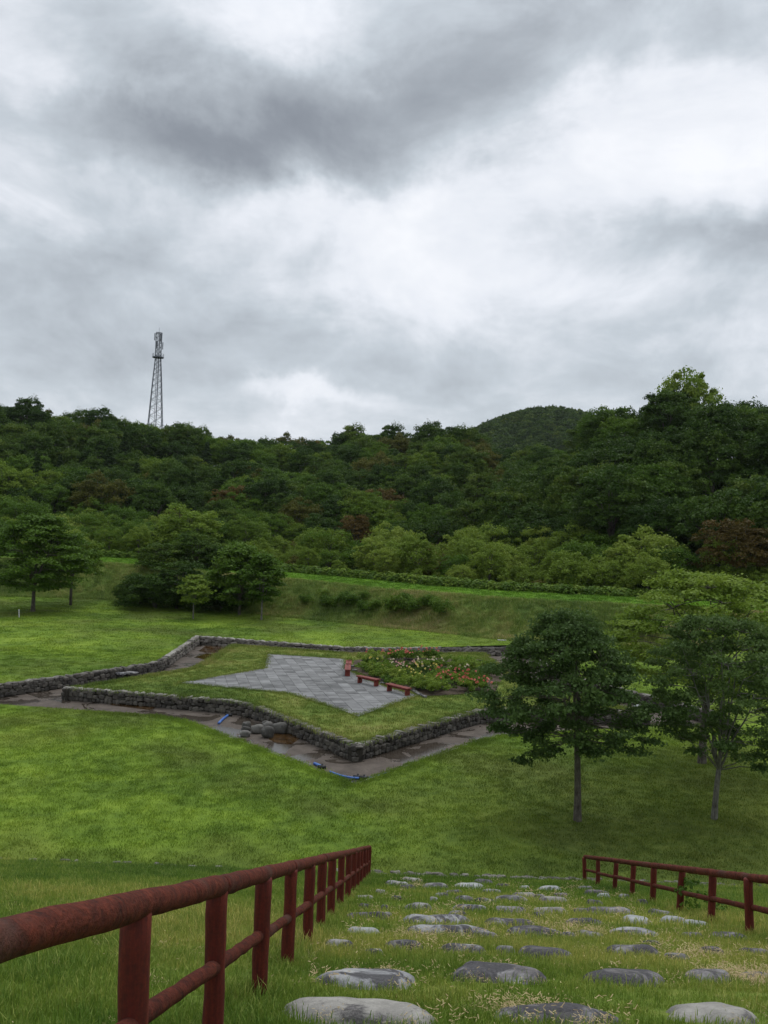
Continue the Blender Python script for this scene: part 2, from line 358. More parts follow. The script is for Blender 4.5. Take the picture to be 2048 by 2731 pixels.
CZ = ZC + (HZ - SKY) / F * CR - 12.5
def T(x, y):
    x = np.asarray(x, float); y = np.asarray(y, float)
    by = base_y(x)
    z = lawn_z(x, np.minimum(y, by))
    bump = fbm(x, y, 5., 3) * .12
    tb = (y - by) / 6.5
    top = 3.05 + .02 * (-x) * (x < 0) - .012 * x * (x > 0)
    z = np.where(y > by, z + (top + bump) * smooth01(tb), z)
    z = z + .5 * np.clip((y - by - 6.5) / 5, 0, 1)
    dn = smooth01((y - by - 13) / 9)
    z = z - dn * 1.6
    yy = np.maximum(y, 20.); px = 1024 + x / yy * F; r = np.hypot(x, y)
    cr = np.interp(px, CREST_X, CR); cz = np.interp(px, CREST_X, CZ); r0 = np.interp(px, CREST_X, R0)
    u = (r - r0) / (cr - r0)
    hill = (cz - 2.5) * np.clip(u, 0, 1) ** .85 * (.25 + .75 * smooth01(u * 1.05)) + fbm(x, y, 17., 1) * 2.0 * smooth01(u * 2)
    fall = smooth01((r - cr) / 160)
    hill = hill * (1 - .75 * fall)
    z = np.where(u > 0, z + hill, z)
    fx, fy = (1446 - 1024) / F * 700, 700
    z = z + 103 * np.exp(-((x - fx) ** 2 / (2 * 88 ** 2) + (y - fy) ** 2 / (2 * 150 ** 2))) * smooth01((r - 300) / 150)
    zs = np.minimum(ZC - SA - SS * y, 7.85)
    return np.where(y < YF, zs, z)
def T1(x, y): return float(T(np.array([x]), np.array([y]))[0])
def grid(name, X, Y, fz, mat, **kw):
    V = np.stack([X, Y, fz(X, Y)], -1).reshape(-1, 3); n, m_ = X.shape
    i = np.arange(n * m_).reshape(n, m_)
    Fs = np.stack([i[:-1, :-1], i[:-1, 1:], i[1:, 1:], i[1:, :-1]], -1).reshape(-1, 4)
    return ob(name, mesh(name, V, Fs, mat, smooth=True), kind='structure', **kw)
X, Y = np.meshgrid(np.linspace(-45, 45, 181), np.r_[np.linspace(-8, 0, 10), np.linspace(.3, YF, 90)])
grid('grassy_slope', X, Y, lambda x, y: T(x, y - 1e-4) + fbm(x, y, 1.1, 5) * .035 * (y < YF - 1), M['slopeg'])
# lawn with the pool cut out
pts = [Vector(p[:2]) for p in OUT]; n0 = len(pts); edges = [(i, (i + 1) % n0) for i in range(n0)]
bx = list(np.arange(-75, 76, 3.)); nb = len(pts)
border = [Vector((x, YF)) for x in bx] + [Vector((x, float(base_y(x)))) for x in bx[::-1]]
pts += border; edges += [(nb + i, nb + (i + 1) % len(border)) for i in range(len(border))]
gx, gy = np.meshgrid(np.arange(-74, 74, 1.1), np.arange(YF + .8, 100, 1.1)); gx = gx.ravel() + rng.uniform(-.2, .2, gx.size); gy = gy.ravel() + rng.uniform(-.2, .2, gy.size)
ok = (gy < base_y(gx) - .6) & ~inside(OUT, gx, gy) & (dist_poly(OUT, gx, gy) > .4)
pts += [Vector((a, b)) for a, b in zip(gx[ok], gy[ok])]
vs, _, fs, *_r = geometry.delaunay_2d_cdt(pts, edges, [], 0, 1e-5)
A = np.array([tuple(v) for v in vs]); Ft = np.array([f for f in fs if len(f) == 3])
cx = A[Ft].mean(1); keep = ~inside(OUT, cx[:, 0], cx[:, 1]) & inside(border, cx[:, 0], cx[:, 1])
LV = np.c_[A, T(A[:, 0], np.maximum(A[:, 1], YF + 1e-4))]
ob('lawn', mesh('lawn', LV, Ft[keep], M['lawn'], smooth=True), kind='structure')
X, T_ = np.meshgrid(np.linspace(-100, 90, 190), np.linspace(0, 6.5, 14)); grid('grassy_embankment', X, base_y(X) + T_, T, M['bank'])
X, T_ = np.meshgrid(np.linspace(-100, 90, 190), np.linspace(6.5, 11.5, 6)); grid('grass_terrace', X, base_y(X) + T_, T, M['terr'])
th, rr_ = np.meshgrid(np.linspace(-.62, .62, 240), np.r_[np.linspace(0, 1, 90) ** 1.3])
Xh = np.tan(th) * 100; Yb = base_y(Xh) + 11.5
s_ = rr_ * 1500; k = 1 + s_ / np.hypot(Xh, Yb)
grid('wooded_hillside', Xh * k, Yb * k, T, M['ffloor'])
X, Y = np.meshgrid(np.linspace(-4000, 4000, 30), np.linspace(-3000, 5000, 30)); grid('open_ground', X, Y, lambda x, y: x * 0 - 3., M['ffloor'])
# pool floor, island
def flat(name, P, z, mat, step=1., zf=None, **kw):
    P2 = [Vector(p[:2]) for p in P]; n = len(P2)
    xs = [p.x for p in P2]; ys = [p.y for p in P2]
    gx, gy = np.meshgrid(np.arange(min(xs), max(xs), step), np.arange(min(ys), max(ys), step)); gx = gx.ravel(); gy = gy.ravel()
    ok = inside(P2, gx, gy) & (dist_poly(P2, gx, gy) > step * .3)
    vs, _, fs, *_r = geometry.delaunay_2d_cdt(P2 + [Vector((a, b)) for a, b in zip(gx[ok], gy[ok])], [(i, (i + 1) % n) for i in range(n)], [], 0, 1e-5)
    A = np.array([tuple(v) for v in vs]); Fs = np.array([f for f in fs if len(f) == 3]); c_ = A[Fs].mean(1)
    Fs = Fs[inside(P2, c_[:, 0], c_[:, 1])]
    zz = np.full(len(A), z) if zf is None else zf(A[:, 0], A[:, 1])
    return ob(name, mesh(name, np.c_[A, zz], Fs, mat, smooth=True), **kw)
cenO = Vector((cen.x, cen.y))
OUTB = [cenO + (p - cenO) * 1.02 for p in OUT]
flat('pool_floor', OUTB, 0, M['floor'], 2, kind='structure')
ISLI = [cenO + (p - cenO) * .992 for p in ISL]
PAV = [U(*p, .62) for p in ((476, 1822), (600, 1802), (706, 1783), (713, 1745), (925, 1759), (922, 1785), (985, 1815), (1045, 1838), (1115, 1856), (1040, 1882), (955, 1912), (880, 1885), (775, 1851), (620, 1836))]
PAV = [p.xy for p in PAV]
BED = [U(*p, .62).xy for p in ((945, 1762), (1010, 1752), (1280, 1760), (1345, 1800), (1320, 1848), (1140, 1858), (1050, 1830), (985, 1808), (935, 1785))]
isl_z = lambda x, y: .60 + .03 * smooth01(dist_poly(ISL, x, y) / 2) + fbm(x, y, 1.5, 2) * .012
flat('island_lawn', ISLI, .6, M['island'], .8, zf=isl_z, kind='structure')
flat('flower_bed_soil', BED, .66, M['soil'], .5, zf=lambda x, y: .655 + fbm(x, y, .5, 4) * .015, kind='structure')
bank_w = flat('pool_water', [U(*p, .02).xy for p in ((548, 1722), (610, 1722), (585, 1745), (558, 1762), (520, 1752), (552, 1742), (530, 1736))], .012, M['water'], 3, kind='structure')
flat('puddle', [U(*p, .02).xy for p in ((720, 1955), (760, 1950), (800, 1968), (778, 1984), (740, 1982), (716, 1970))], .012, M['water'], 3, kind='structure')
flat('puddle', [U(*p, .02).xy for p in ((270, 1868), (330, 1873), (420, 1884), (400, 1893), (300, 1880))], .012, M['water'], 3, kind='structure')

# ------------------------------------------------ paving slabs, one by one
def clip(poly, a, b, c):               # keep a*x+b*y<=c
    o = []
    for i in range(len(poly)):
        p, q = poly[i - 1], poly[i]; fp = a * p[0] + b * p[1] - c; fq = a * q[0] + b * q[1] - c
        if fp <= 0: o.append(p)
        if (fp < 0 < fq) or (fq < 0 < fp): u = fp / (fp - fq); o.append((p[0] + (q[0] - p[0]) * u, p[1] + (q[1] - p[1]) * u))
    return o
base_obj = flat('paving', PAV, .632, M['joint'], 2, kind='structure')
dA = (PAV[8] - PAV[10]).normalized(); dA = Vector((math.cos(.24), math.sin(.24))); dB = Vector((-dA.y, dA.x))
S = .62; O0 = PAV[10]; cnt = 0; full = None
for i in range(-30, 31):
    for j in range(-5, 40):
        g_ = .008
        pa = [(i * S + g_, j * S + g_), ((i + 1) * S - g_, j * S + g_), ((i + 1) * S - g_, (j + 1) * S - g_), (i * S + g_, (j + 1) * S - g_)]
        wp = [O0 + dA * p[0] + dB * p[1] for p in pa]
        ins = inside(PAV, [p.x for p in wp], [p.y for p in wp])
        c0 = O0 + dA * (i + .5) * S + dB * (j + .5) * S
        if ins.all():
            if full is None:
                mb = MB(); hh = S / 2 - g_
                V = [(x, y, 0) for x, y in ((-hh, -hh), (hh, -hh), (hh, hh), (-hh, hh))] + [(x, y, .03) for x, y in ((-hh, -hh), (hh, -hh), (hh, hh), (-hh, hh))]
                mb.add(V, [(4, 5, 6, 7), (0, 1, 5, 4), (1, 2, 6, 5), (2, 3, 7, 6), (3, 0, 4, 7)]); full = mb.me('paving_slab', M['tile'])
            o = ob('paving_slab', full, base_obj, (c0.x, c0.y, .631 + rnd.uniform(-.004, .006)))
            o.rotation_euler = (rnd.uniform(-.008, .008), rnd.uniform(-.008, .008), .24)
        else:
            poly = [(p.x - c0.x, p.y - c0.y) for p in PAV]
            q4 = [(p.x - c0.x, p.y - c0.y) for p in wp]
            for e in range(4):
                p, q = q4[e], q4[(e + 1) % 4]; nx, ny = q[1] - p[1], -(q[0] - p[0])
                poly = clip(poly, nx, ny, nx * p[0] + ny * p[1])
                if len(poly) < 3: break
            if len(poly) < 3: continue
            ar = abs(sum(poly[k - 1][0] * poly[k][1] - poly[k][0] * poly[k - 1][1] for k in range(len(poly)))) / 2
            if ar < .03: continue
            if sum(poly[k - 1][0] * poly[k][1] - poly[k][0] * poly[k - 1][1] for k in range(len(poly))) < 0: poly = poly[::-1]
            n = len(poly); mb = MB()
            mb.add([(x, y, 0) for x, y in poly] + [(x, y, .03) for x, y in poly], [tuple(range(n, 2 * n))] + [(k, (k + 1) % n, n + (k + 1) % n, n + k) for k in range(n)])
            ob('paving_slab', mb.me('paving_slab', M['tile']), base_obj, (c0.x, c0.y, .631 + rnd.uniform(-.003, .004)))

# ------------------------------------------------ rubble stone walls
def rubble(sx, sy, sz, r, cut=.30, jit=.10):
    V = []
    for x in (-1, 1):
        for y in (-1, 1):
            for z in (-1, 1):
                for a in range(3):
                    v = [x, y, z]; c_ = 1 - cut * r.uniform(.6, 1.3)
                    for b in range(3):
                        if b != a: v[b] *= c_
                    V.append([v[b] * (1 + r.uniform(-jit, jit)) for b in range(3)])
    return [(v[0] * sx, v[1] * sy, v[2] * sz) for v in V]
_cube24 = None
def hull_faces(V):
    import bmesh
    bm = bmesh.new()
    for v in V: bm.verts.new(v)
    r_ = bmesh.ops.convex_hull(bm, input=bm.verts)
    bm.verts.index_update(); used = [v for v in bm.verts if v.link_faces]
    idx = {v: i for i, v in enumerate(used)}
    out = ([tuple(v.co) for v in used], [tuple(idx[v] for v in f.verts) for f in bm.faces]); bm.free(); return out
VAR = [hull_faces(rubble(.5, .5, .5, random.Random(k + 50), .40, .14)) for k in range(10)]
VARM = {}
for key in ('wall', 'wallcap'):
    VARM[key] = [mesh('wall_stone', v, f, M[key]) for v, f in VAR]
def wall(name, label, P, height, courses, slen, zb, side, limit=300, cap_h=.0, view=True):
    """P: polyline. side=+1 if the visible face lies to the left of travel."""
    root = thing(name, label, 'stone wall')
    P = [Vector(p) for p in P]; L = [0]
    for a, b in zip(P, P[1:]): L.append(L[-1] + (b - a).length)
    def at(s):
        s = min(max(s, 0), L[-1] - 1e-4)
        for i in range(len(P) - 1):
            if s <= L[i + 1]:
                d = (P[i + 1] - P[i]).normalized(); return P[i] + d * (s - L[i]), d
        return P[-1], (P[-1] - P[-2]).normalized()
    mb = MB()
    for a, b in zip(P, P[1:]):
        d = (b - a).normalized(); nrm = Vector((-d.y, d.x)) * side; a2 = a - d * .05; b2 = b + d * .05
        q = [a2 - nrm * .03, b2 - nrm * .03, b2 - nrm * .34, a2 - nrm * .34]
        z1 = zb + height - .06
        mb.add([(p.x, p.y, zb - .1) for p in q] + [(p.x, p.y, z1) for p in q], [(0, 1, 5, 4), (1, 2, 6, 5), (2, 3, 7, 6), (3, 0, 4, 7), (4, 5, 6, 7)])
    ob('wall_core', mb.me('wall_core', M['core']), root)
    st = []
    ch = height / courses
    for c_ in range(courses + 1):
        cap = c_ == courses
        s = rnd.uniform(0, slen)
        while s < L[-1]:
            ln = slen * rnd.uniform(.6, 1.5) * (1.05 if cap else 1); p, d = at(s + ln / 2); nrm = Vector((-d.y, d.x)) * side
            if cap: z = zb + height - .02 + rnd.uniform(-.02, .03); dep = .36; off = -.17; hh = .11 * rnd.uniform(.7, 1.4)
            else: z = zb + ch * (c_ + .5) + rnd.uniform(-.045, .045); dep = .24; off = -.06 + rnd.uniform(-.03, .045); hh = ch * rnd.uniform(.85, 1.3)
            q = p + nrm * off
            st.append((Vector((q.x, q.y, z)), math.atan2(d.y, d.x) + rnd.uniform(-.12, .12), rnd.uniform(-.28, .28), ln * (1.02 if cap else .98), dep, hh, cap))
            s += ln
    st.sort(key=lambda e: e[0].xy.length)
    big = {False: MB(), True: MB()}
    for k, (q, rz, ry, a, b, c_, cap) in enumerate(st):
        key = 'wallcap' if cap else 'wall'; vi = rnd.randrange(10)
        if k < limit:
            o = ob('wall_stone' if not cap else 'cap_stone', VARM[key][vi], root, q); o.scale = (a, b, c_); o.rotation_euler = (0, ry, rz)
        else:
            mt = Matrix.Translation(q) @ Matrix.Rotation(rz, 4, 'Z') @ Matrix.Rotation(ry, 4, 'Y') @ Matrix.Diagonal((a, b, c_, 1))
            v, f = VAR[vi]; big[cap].add([mt @ Vector(x) for x in v], f, rnd.random())
    for cap in (False, True):
        if big[cap].v: ob('wall_stones', big[cap].me('wall_stones', M['wallcap' if cap else 'wall']), root, kind='stuff')
    return root
i2, i4 = ISL.index(Vector(tip[2].xy)), ISL.index(Vector(tip[4].xy))
back_pt = ISL[i2].lerp(ISL[i2 - 1], .03)
wall('stone_wall', 'low dark rubble wall around the front of the star shaped island', [back_pt] + ISL[i2:i4 + 1], .62, 3, .27, 0, -1 if False else -1)
o2 = OUT.index(Vector(oT[2].xy)); o4 = OUT.index(Vector(oT[4].xy)); n_ = len(OUT)
ring = [OUT[(o4 + k) % n_] for k in range((o2 - o4) % n_ + 1)]
wall('stone_wall', 'long dark rubble wall holding up the lawn behind the star shaped pool', ring, .64, 3, .38, 0, 1)
# kerb on the front edge of the pool and a thin edging at the island's back
def kerb(name, label, P, z0, z1, w_, ln, side, cat='kerb'):
    root = thing(name, label, cat); k = 0; big = MB()
    for a, b in zip(P, P[1:]):
        a = Vector(a); b = Vector(b); d = (b - a).normalized(); nr = Vector((-d.y, d.x)) * side; Ls = (b - a).length; s = 0
        while s < Ls - .05:
            l_ = min(ln * rnd.uniform(.7, 1.3), Ls - s); p = a + d * (s + l_ / 2) + nr * (w_ / 2 + rnd.uniform(-.015, .015))
            mb = MB() if k < 280 else big
            h = z1 + rnd.uniform(-.012, .012); ca, sa = math.cos(math.atan2(d.y, d.x)), math.sin(math.atan2(d.y, d.x)); e = l_ / 2 - .008
            c8 = [(x * e, y * w_ / 2) for y in (-1, 1) for x in (-1, 1)]
            ctr = (0, 0) if k < 280 else (p.x, p.y)
            V = [(ctr[0] + x * ca - y * sa, ctr[1] + x * sa + y * ca, z0) for x, y in c8] + [(ctr[0] + x * .97 * ca - y * .85 * sa, ctr[1] + x * .97 * sa + y * .85 * ca, h) for x, y in c8]
            mb.add(V, [(4, 5, 7, 6), (0, 1, 5, 4), (1, 3, 7, 5), (3, 2, 6, 7), (2, 0, 4, 6)])
            if k < 280: ob('kerb_stone', mb.me('kerb_stone', M['kerb']), root, (p.x, p.y, 0))
            k += 1; s += l_
    if big.v: ob('kerb_stones', big.me('kerb_stones', M['kerb']), root, kind='stuff')
kerb('pool_kerb', 'pale narrow kerb between the near lawn and the dry pool floor', OUT[o2:o4 + 1], -.05, .072, .08, .6, -1 if False else -1)
bk = [ISL[(i4 + k) % len(ISL)] for k in range((i2 - i4) % len(ISL) + 1)]
kerb('island_edging', 'thin stone edging along the back of the island lawn', bk, -.05, .612, .12, .55, 1, 'edging')

# ------------------------------------------------ instanced scatter
def scatter(name, P, rot, scl, idx, protos, **kw):
    col = bpy.data.collections.new(name + '_source')
    for j, me in enumerate(protos):
        o = bpy.data.objects.new('%s_source_%02d' % (name, j), me); col.objects.link(o)
    me = bpy.data.meshes.new(name); P = np.asarray(P, np.float32); n = len(P)
    me.vertices.add(n); me.vertices.foreach_set('co', P.ravel())
    a = me.attributes.new('rot', 'FLOAT_VECTOR', 'POINT'); a.data.foreach_set('vector', np.asarray(rot, np.float32).ravel())
    a = me.attributes.new('scl', 'FLOAT', 'POINT'); a.data.foreach_set('value', np.asarray(scl, np.float32))
    a = me.attributes.new('idx', 'INT', 'POINT'); a.data.foreach_set('value', np.asarray(idx, np.int32))
    o = ob(name, me, kind='stuff', **kw)
    g = bpy.data.node_groups.new(name, 'GeometryNodeTree')
    g.interface.new_socket('Geometry', in_out='INPUT', socket_type='NodeSocketGeometry')
    g.interface.new_socket('Geometry', in_out='OUTPUT', socket_type='NodeSocketGeometry')
    N = g.nodes; L = g.links; gi = N.new('NodeGroupInput'); go = N.new('NodeGroupOutput')
    ip = N.new('GeometryNodeInstanceOnPoints'); ci = N.new('GeometryNodeCollectionInfo'); ci.inputs[0].default_value = col
    ci.inputs['Separate Children'].default_value = True; ci.inputs['Reset Children'].default_value = True
    L.new(gi.outputs[0], ip.inputs['Points']); L.new(ci.outputs[0], ip.inputs['Instance']); ip.inputs['Pick Instance'].default_value = True
    for nm, ty, sk in (('rot', 'FLOAT_VECTOR', 'Rotation'), ('scl', 'FLOAT', 'Scale'), ('idx', 'INT', 'Instance Index')):
        na = N.new('GeometryNodeInputNamedAttribute'); na.data_type = ty; na.inputs[0].default_value = nm; L.new(na.outputs[0], ip.inputs[sk])
    L.new(ip.outputs[0], go.inputs[0])
    md = o.modifiers.new('scatter', 'NODES'); md.node_group = g
    return o
def tuft(name, mat, n, h, spread, wd, seed, lean=.45, dry=.12):
    r = np.random.default_rng(seed); V = []; Fs = []; tt = []
    for k in range(n):
        bx_, by_ = r.normal(0, spread, 2); a = r.uniform(0, 6.28); H = h * r.uniform(.5, 1.25); ln = lean * r.uniform(.2, 1.2) * H
        dx, dy = math.cos(a), math.sin(a); px_, py_ = -dy * wd / 2, dx * wd / 2; b = len(V)
        V += [(bx_ - px_, by_ - py_, -.02), (bx_ + px_, by_ + py_, -.02),
              (bx_ + dx * ln * .35 - px_ * .8, by_ + dy * ln * .35 - py_ * .8, H * .6), (bx_ + dx * ln * .35 + px_ * .8, by_ + dy * ln * .35 + py_ * .8, H * .6),
              (bx_ + dx * ln, by_ + dy * ln, H)]
        Fs += [(b, b + 1, b + 3, b + 2), (b + 2, b + 3, b + 4)]; c_ = 1. if r.random() < dry else r.uniform(0, .65); tt += [c_] * 5
    return mesh(name, V, Fs, mat, tt)
def wedge(y0, y1, n, xm=.50, pad=1.):
    y = np.sqrt(rng.uniform(y0 * y0, y1 * y1, n)); x = rng.uniform(-1, 1, n) * (y * xm + pad); return x, y

# ------------------------------------------------ stepping stones
SL = """400,270,70,s,8 345,284,75,l,10 480,291,90,m,18 600,291,100,w,14 650,277,70,d,8 796,297,42,w,11 885,303,90,w,10
380,298,60,d,8 545,315,60,d,10 680,310,62,m,11 795,324,80,s,9 1050,315,85,d,12 1078,328,40,w,9 1150,330,45,m,12 285,315,35,s,8 228,331,60,s,9 922,325,50,d,10
345,335,40,m,8 475,342,40,m,15 580,340,60,d,11 745,341,105,m,7 893,344,95,s,10 1045,352,60,d,8 1215,352,38,d,9
230,366,46,d,12 300,369,32,d,10 422,368,102,m,17 600,374,110,l,14 745,378,112,m,13 885,378,100,b,22 1092,381,155,d,21 1280,388,92,m,12
235,398,130,d,18 660,345,70,d,9 300,398,55,m,10 560,395,60,d,9 845,395,50,m,9 1010,298,60,m,8 720,292,45,d,8 850,330,45,d,9 500,325,45,d,8 1000,382,60,d,12 950,470,60,m,16 660,470,80,d,14 1250,500,70,m,14 730,520,70,m,16 1340,545,90,m,16 260,530,80,m,14 482,410,215,l,38 742,420,165,d,44 1010,419,115,d,38 1195,415,102,w,27 1322,414,85,w,20 1405,424,95,w,24
225,450,122,w,27 520,452,265,l,33 845,458,175,d,32 1030,463,95,m,34 1187,460,160,l,22 1385,469,75,d,14 1522,472,125,d,32
140,498,115,m,26 365,503,165,d,30 585,512,155,m,50 872,526,205,d,45 1180,525,215,d,26 1462,523,80,d,33 1612,525,115,d,28
240,618,392,l,92 712,600,375,d,70 1160,615,315,d,66 1450,612,185,d,58 1612,612,110,m,40
228,738,520,b,95 915,745,420,d,85 1455,748,375,b,85""".split()
tone = dict(s=('st_b', 'tan dusted'), l=('st_l', 'mottled'), m=('st_m', 'plain grey'), w=('st_w', 'pale whitish'), d=('st_d', 'dark grey'), b=('st_b', 'smooth beige'))
ROWN = [(255, 306, 'in the farthest row of the slope'), (306, 333, 'in the second farthest row'), (333, 358, 'in the third farthest row'), (358, 393, 'half way down the slope'),
        (393, 432, 'in the row just beyond mid slope'), (432, 485, 'in the fourth row from the camera'), (485, 560, 'in the third row from the camera'), (560, 680, 'in the second row from the camera'), (680, 800, 'in the nearest row')]
stones = []
def sizew(wm): return 'small' if wm < .45 else ('medium' if wm < .8 else ('broad' if wm < 1.15 else 'very large'))
rows = {}
for it in SL:
    x, y, wd_, tn, hp = it.split(','); x, y, wd_, hp = float(x), float(y), float(wd_), float(hp)
    px, py = 800 + x / 1.3293, 2150 + y / 1.3293
    rk = next(i for i, q in enumerate(ROWN) if q[0] <= y < q[1]); rows.setdefault(rk, []).append([px, py, wd_ / 1.3293, tn, hp / 1.3293])
ORD = ['leftmost', 'second from left', 'third from left', 'fourth from left', 'fifth from left', 'sixth from left', 'seventh from left', 'eighth from left', 'ninth from left', 'tenth from left', 'eleventh from left']
for rk, L_ in rows.items():
    L_.sort()
    for k, (px, py, wp_, tn, hp) in enumerate(L_):
        g0 = US(px, py + hp * .15); Yd = g0.y; wm = wp_ / F * Yd * (1.16 if rk < 6 else 1.03)
        dd = max(.22 * wm, min(.75 * wm, (hp - 0.07 / Yd * F * .8) / (F * SA / Yd ** 2)))
        dd = max(dd, wm * .46)
        n, m_ = (28, 9) if wm * F / Yd > 60 else (18, 6); V = []; Fs = []
        sd_ = rnd.uniform(0, 99); hgt = min(.12, .038 + .040 * wm + .0040 * Yd)
        rad = [(abs(math.cos(a_ - .2 * math.sin(sd_))) ** 3.2 + abs(math.sin(a_ - .2 * math.sin(sd_))) ** 3.2) ** (-1 / 3.2) * .93 + .13 * math.sin(2 * a_ + sd_) + .09 * math.sin(3 * a_ + sd_ * 2) + .06 * math.sin(5 * a_ + sd_ * 3) + .03 * math.sin(9 * a_ + sd_) for a_ in [2 * math.pi * q / n for q in range(n)]]
        for j in range(m_):
            v_ = j / (m_ - 1)
            for i in range(n):
                a_ = 2 * math.pi * i / n
                prof = (v_ ** .75) if j else 0
                zz = hgt * (1 - v_ ** 4.5) - .05 * (v_ == 1)
                xx, yy = math.cos(a_) * rad[i] * prof * wm / 2, math.sin(a_) * rad[i] * prof * dd / 2
                zz += (float(fbm(np.array(xx + sd_), np.array(yy), .22, 1)) * .10 + float(fbm(np.array(xx + sd_), np.array(yy), .07, 2)) * .018) * hgt * 2.6 * (1 - v_ ** 4)
                V.append((xx, yy, zz))
        for j in range(m_ - 1):
            for i in range(n): Fs.append((j * n + i, j * n + (i + 1) % n, (j + 1) * n + (i + 1) % n, (j + 1) * n + i))
        Fs = [f for f in Fs]; Fs.reverse()
        me = mesh('stepping_stone', V, Fs, M[tone[tn][0]], smooth=True)
        o = thing('stepping_stone', '%s %s stepping stone, %s %s' % (sizew(wm), tone[tn][1], ORD[k], ROWN[rk][2]), 'stepping stone', (g0.x, g0.y, T1(g0.x, g0.y) - .015), 0, 'stepping stones set in the grass slope', me)
        o.rotation_euler = (-math.atan(SS) * .93, 0, rnd.uniform(-.08, .08))
        stones.append((g0.x, g0.y, wm / 2 * (1 + .006 * Yd), dd / 2 * (1 + .012 * Yd)))

# ------------------------------------------------ grass
def stone_mask(x, y, g_=1.0):
    m_ = np.ones(len(x), bool)
    for (a, b, c_, d) in stones: m_ &= (((x - a) / (c_ * g_)) ** 2 + ((y - b) / (d * g_)) ** 2) > 1
    return m_
def sc_grass(name, x, y, z, s0, s1, protos, lab=None):
    n = len(x); rot = np.c_[rng.uniform(-.12, .12, n), rng.uniform(-.12, .12, n), rng.uniform(0, 6.28, n)]
    kw = {}
    if lab: kw = dict(label=lab, category='grass')
    return scatter(name, np.c_[x, y, z], rot, rng.uniform(s0, s1, n), rng.integers(0, len(protos), n), protos, **kw)
near = [tuft('grass_tuft', M['b_slope'], 36, .046, .05, .0046, s, .7, .16) for s in range(5)]
far_ = [tuft('grass_tuft', M['b_slope'], 26, .040, .10, .008, s + 9, .7, .12) for s in range(4)]
tall = [tuft('grass_tuft', M['b_slope'], 30, .11, .06, .006, s + 20, .7, .2) for s in range(3)]
x, y = wedge(2.2, 10, 17000, .5, .6); mk = stone_mask(x, y, 1.02); mk &= rng.random(len(x)) < .55 + .45 * np.clip(fbm(x, y, .5, 8) + .6, 0, 1)
sc_grass('slope_grass', x[mk], y[mk], T(x[mk], y[mk]), .55, 1.25, near, 'green grass blades growing between the nearest stepping stones')
x, y = wedge(9, YF, 26000, .5, 1.5); mk = stone_mask(x, y, 1.03)
sc_grass('slope_grass', x[mk], y[mk], T(x[mk], y[mk]), .6, 1.4, far_, 'shaggy green grass on the lower half of the stair slope')
# taller unmown grass outside the stair, left of the left fence and right of the right one, and round the posts
FL = [US(693, 2657), US(985, 2335)]; FR = [US(2013, 2500), US(1566, 2355)]
def fx_(Fp, y): return Fp[0].x + (Fp[1].x - Fp[0].x) * (y - Fp[0].y) / (Fp[1].y - Fp[0].y)
x, y = wedge(2.5, YF, 9000, .5, 1.); out_ = (x < fx_(FL, y) + .12) | (x > fx_(FR, y) - .1); x, y = x[out_], y[out_]
sc_grass('unmown_grass', x, y, T(x, y), .6, 1.2, tall, 'taller shaggy grass outside the two red fences')
lawn_t = [tuft('lawn_tuft', M['b_lawn'], 26, .045, .11, .012, s + 40, .6, .05) for s in range(4)]
x, y = wedge(YF + .1, 60, 46000, .5, 3); keep = ~inside(OUT, x, y) & (dist_poly(OUT, x, y) > .36) & ((y < 45) | (rng.random(len(x)) < .5)); x, y = x[keep], y[keep]
sc_grass('lawn_grass', x, y, T(x, y), .7, 1.5, lawn_t, 'short bright green mown grass of the park lawn')
isl_t = [tuft('island_tuft', M['b_island'], 22, .06, .09, .012, s + 60, .6, .22) for s in range(4)]
x = rng.uniform(-19, 15, 30000); y = rng.uniform(34, 67, 30000)
k_ = inside(ISL, x, y) & ~inside(PAV, x, y) & ~inside(BED, x, y) & (dist_poly(ISL, x, y) > .25); x, y = x[k_], y[k_]
sc_grass('island_grass', x, y, isl_z(x, y), .6, 1.5, isl_t, 'dry yellowish grass on the star shaped island')
x, y = wedge(56, 97, 15000, .5, 3); keep = ~inside(OUT, x, y) & (dist_poly(OUT, x, y) > .5) & (y < base_y(x) + .3); x, y = x[keep], y[keep]
far_lawn = [tuft('lawn_tuft', M['b_lawn'], 30, .045, .28, .03, s + 45, .7, .05) for s in range(3)]
sc_grass('lawn_grass', x, y, T(x, y), .7, 1.4, far_lawn, 'short green mown grass of the lawn behind the pool')
# fringes: along paving, wall top, pool kerb
def along(P, n, w_, closed=True):
    P = [Vector(p[:2]) for p in P]; out = []
    E = [(P[i - 1], P[i]) for i in range(0 if closed else 1, len(P))]; ls = np.array([(b - a).length for a, b in E]); pr = ls / ls.sum()
    for e in rng.choice(len(E), n, p=pr):
        a, b = E[e]; d = (b - a).normalized(); nr = Vector((-d.y, d.x)); q = a.lerp(b, rng.random()) + nr * rng.normal(0, w_); out.append((q.x, q.y))
    return np.array(out)
q = along(PAV, 1300, .07); sc_grass('edge_grass', q[:, 0], q[:, 1], np.full(len(q), .63), .7, 1.7, isl_t, 'grass fringe creeping over the edge of the paving')
ins_ = [cenO + (p - cenO) * .972 for p in ISL]
q = along(ins_, 3000, .09); sc_grass('edge_grass', q[:, 0], q[:, 1], np.full(len(q), .62), .8, 2.0, isl_t, 'grass fringe just behind the island wall and edging')
outs_ = [cenO + (p - cenO) * 1.02 for p in OUT]
q = np.r_[along(outs_, 3800, .16), along(OUT, 5000, .08)]; dd_ = dist_poly(OUT, q[:, 0], q[:, 1]); k_ = ~inside(OUT, q[:, 0], q[:, 1]) & (dd_ > np.where(q[:, 1] > np.interp(q[:, 0], [oT[2].x, oT[4].x], [oT[2].y, oT[4].y]) + .3, .38, .01)); q = q[k_]
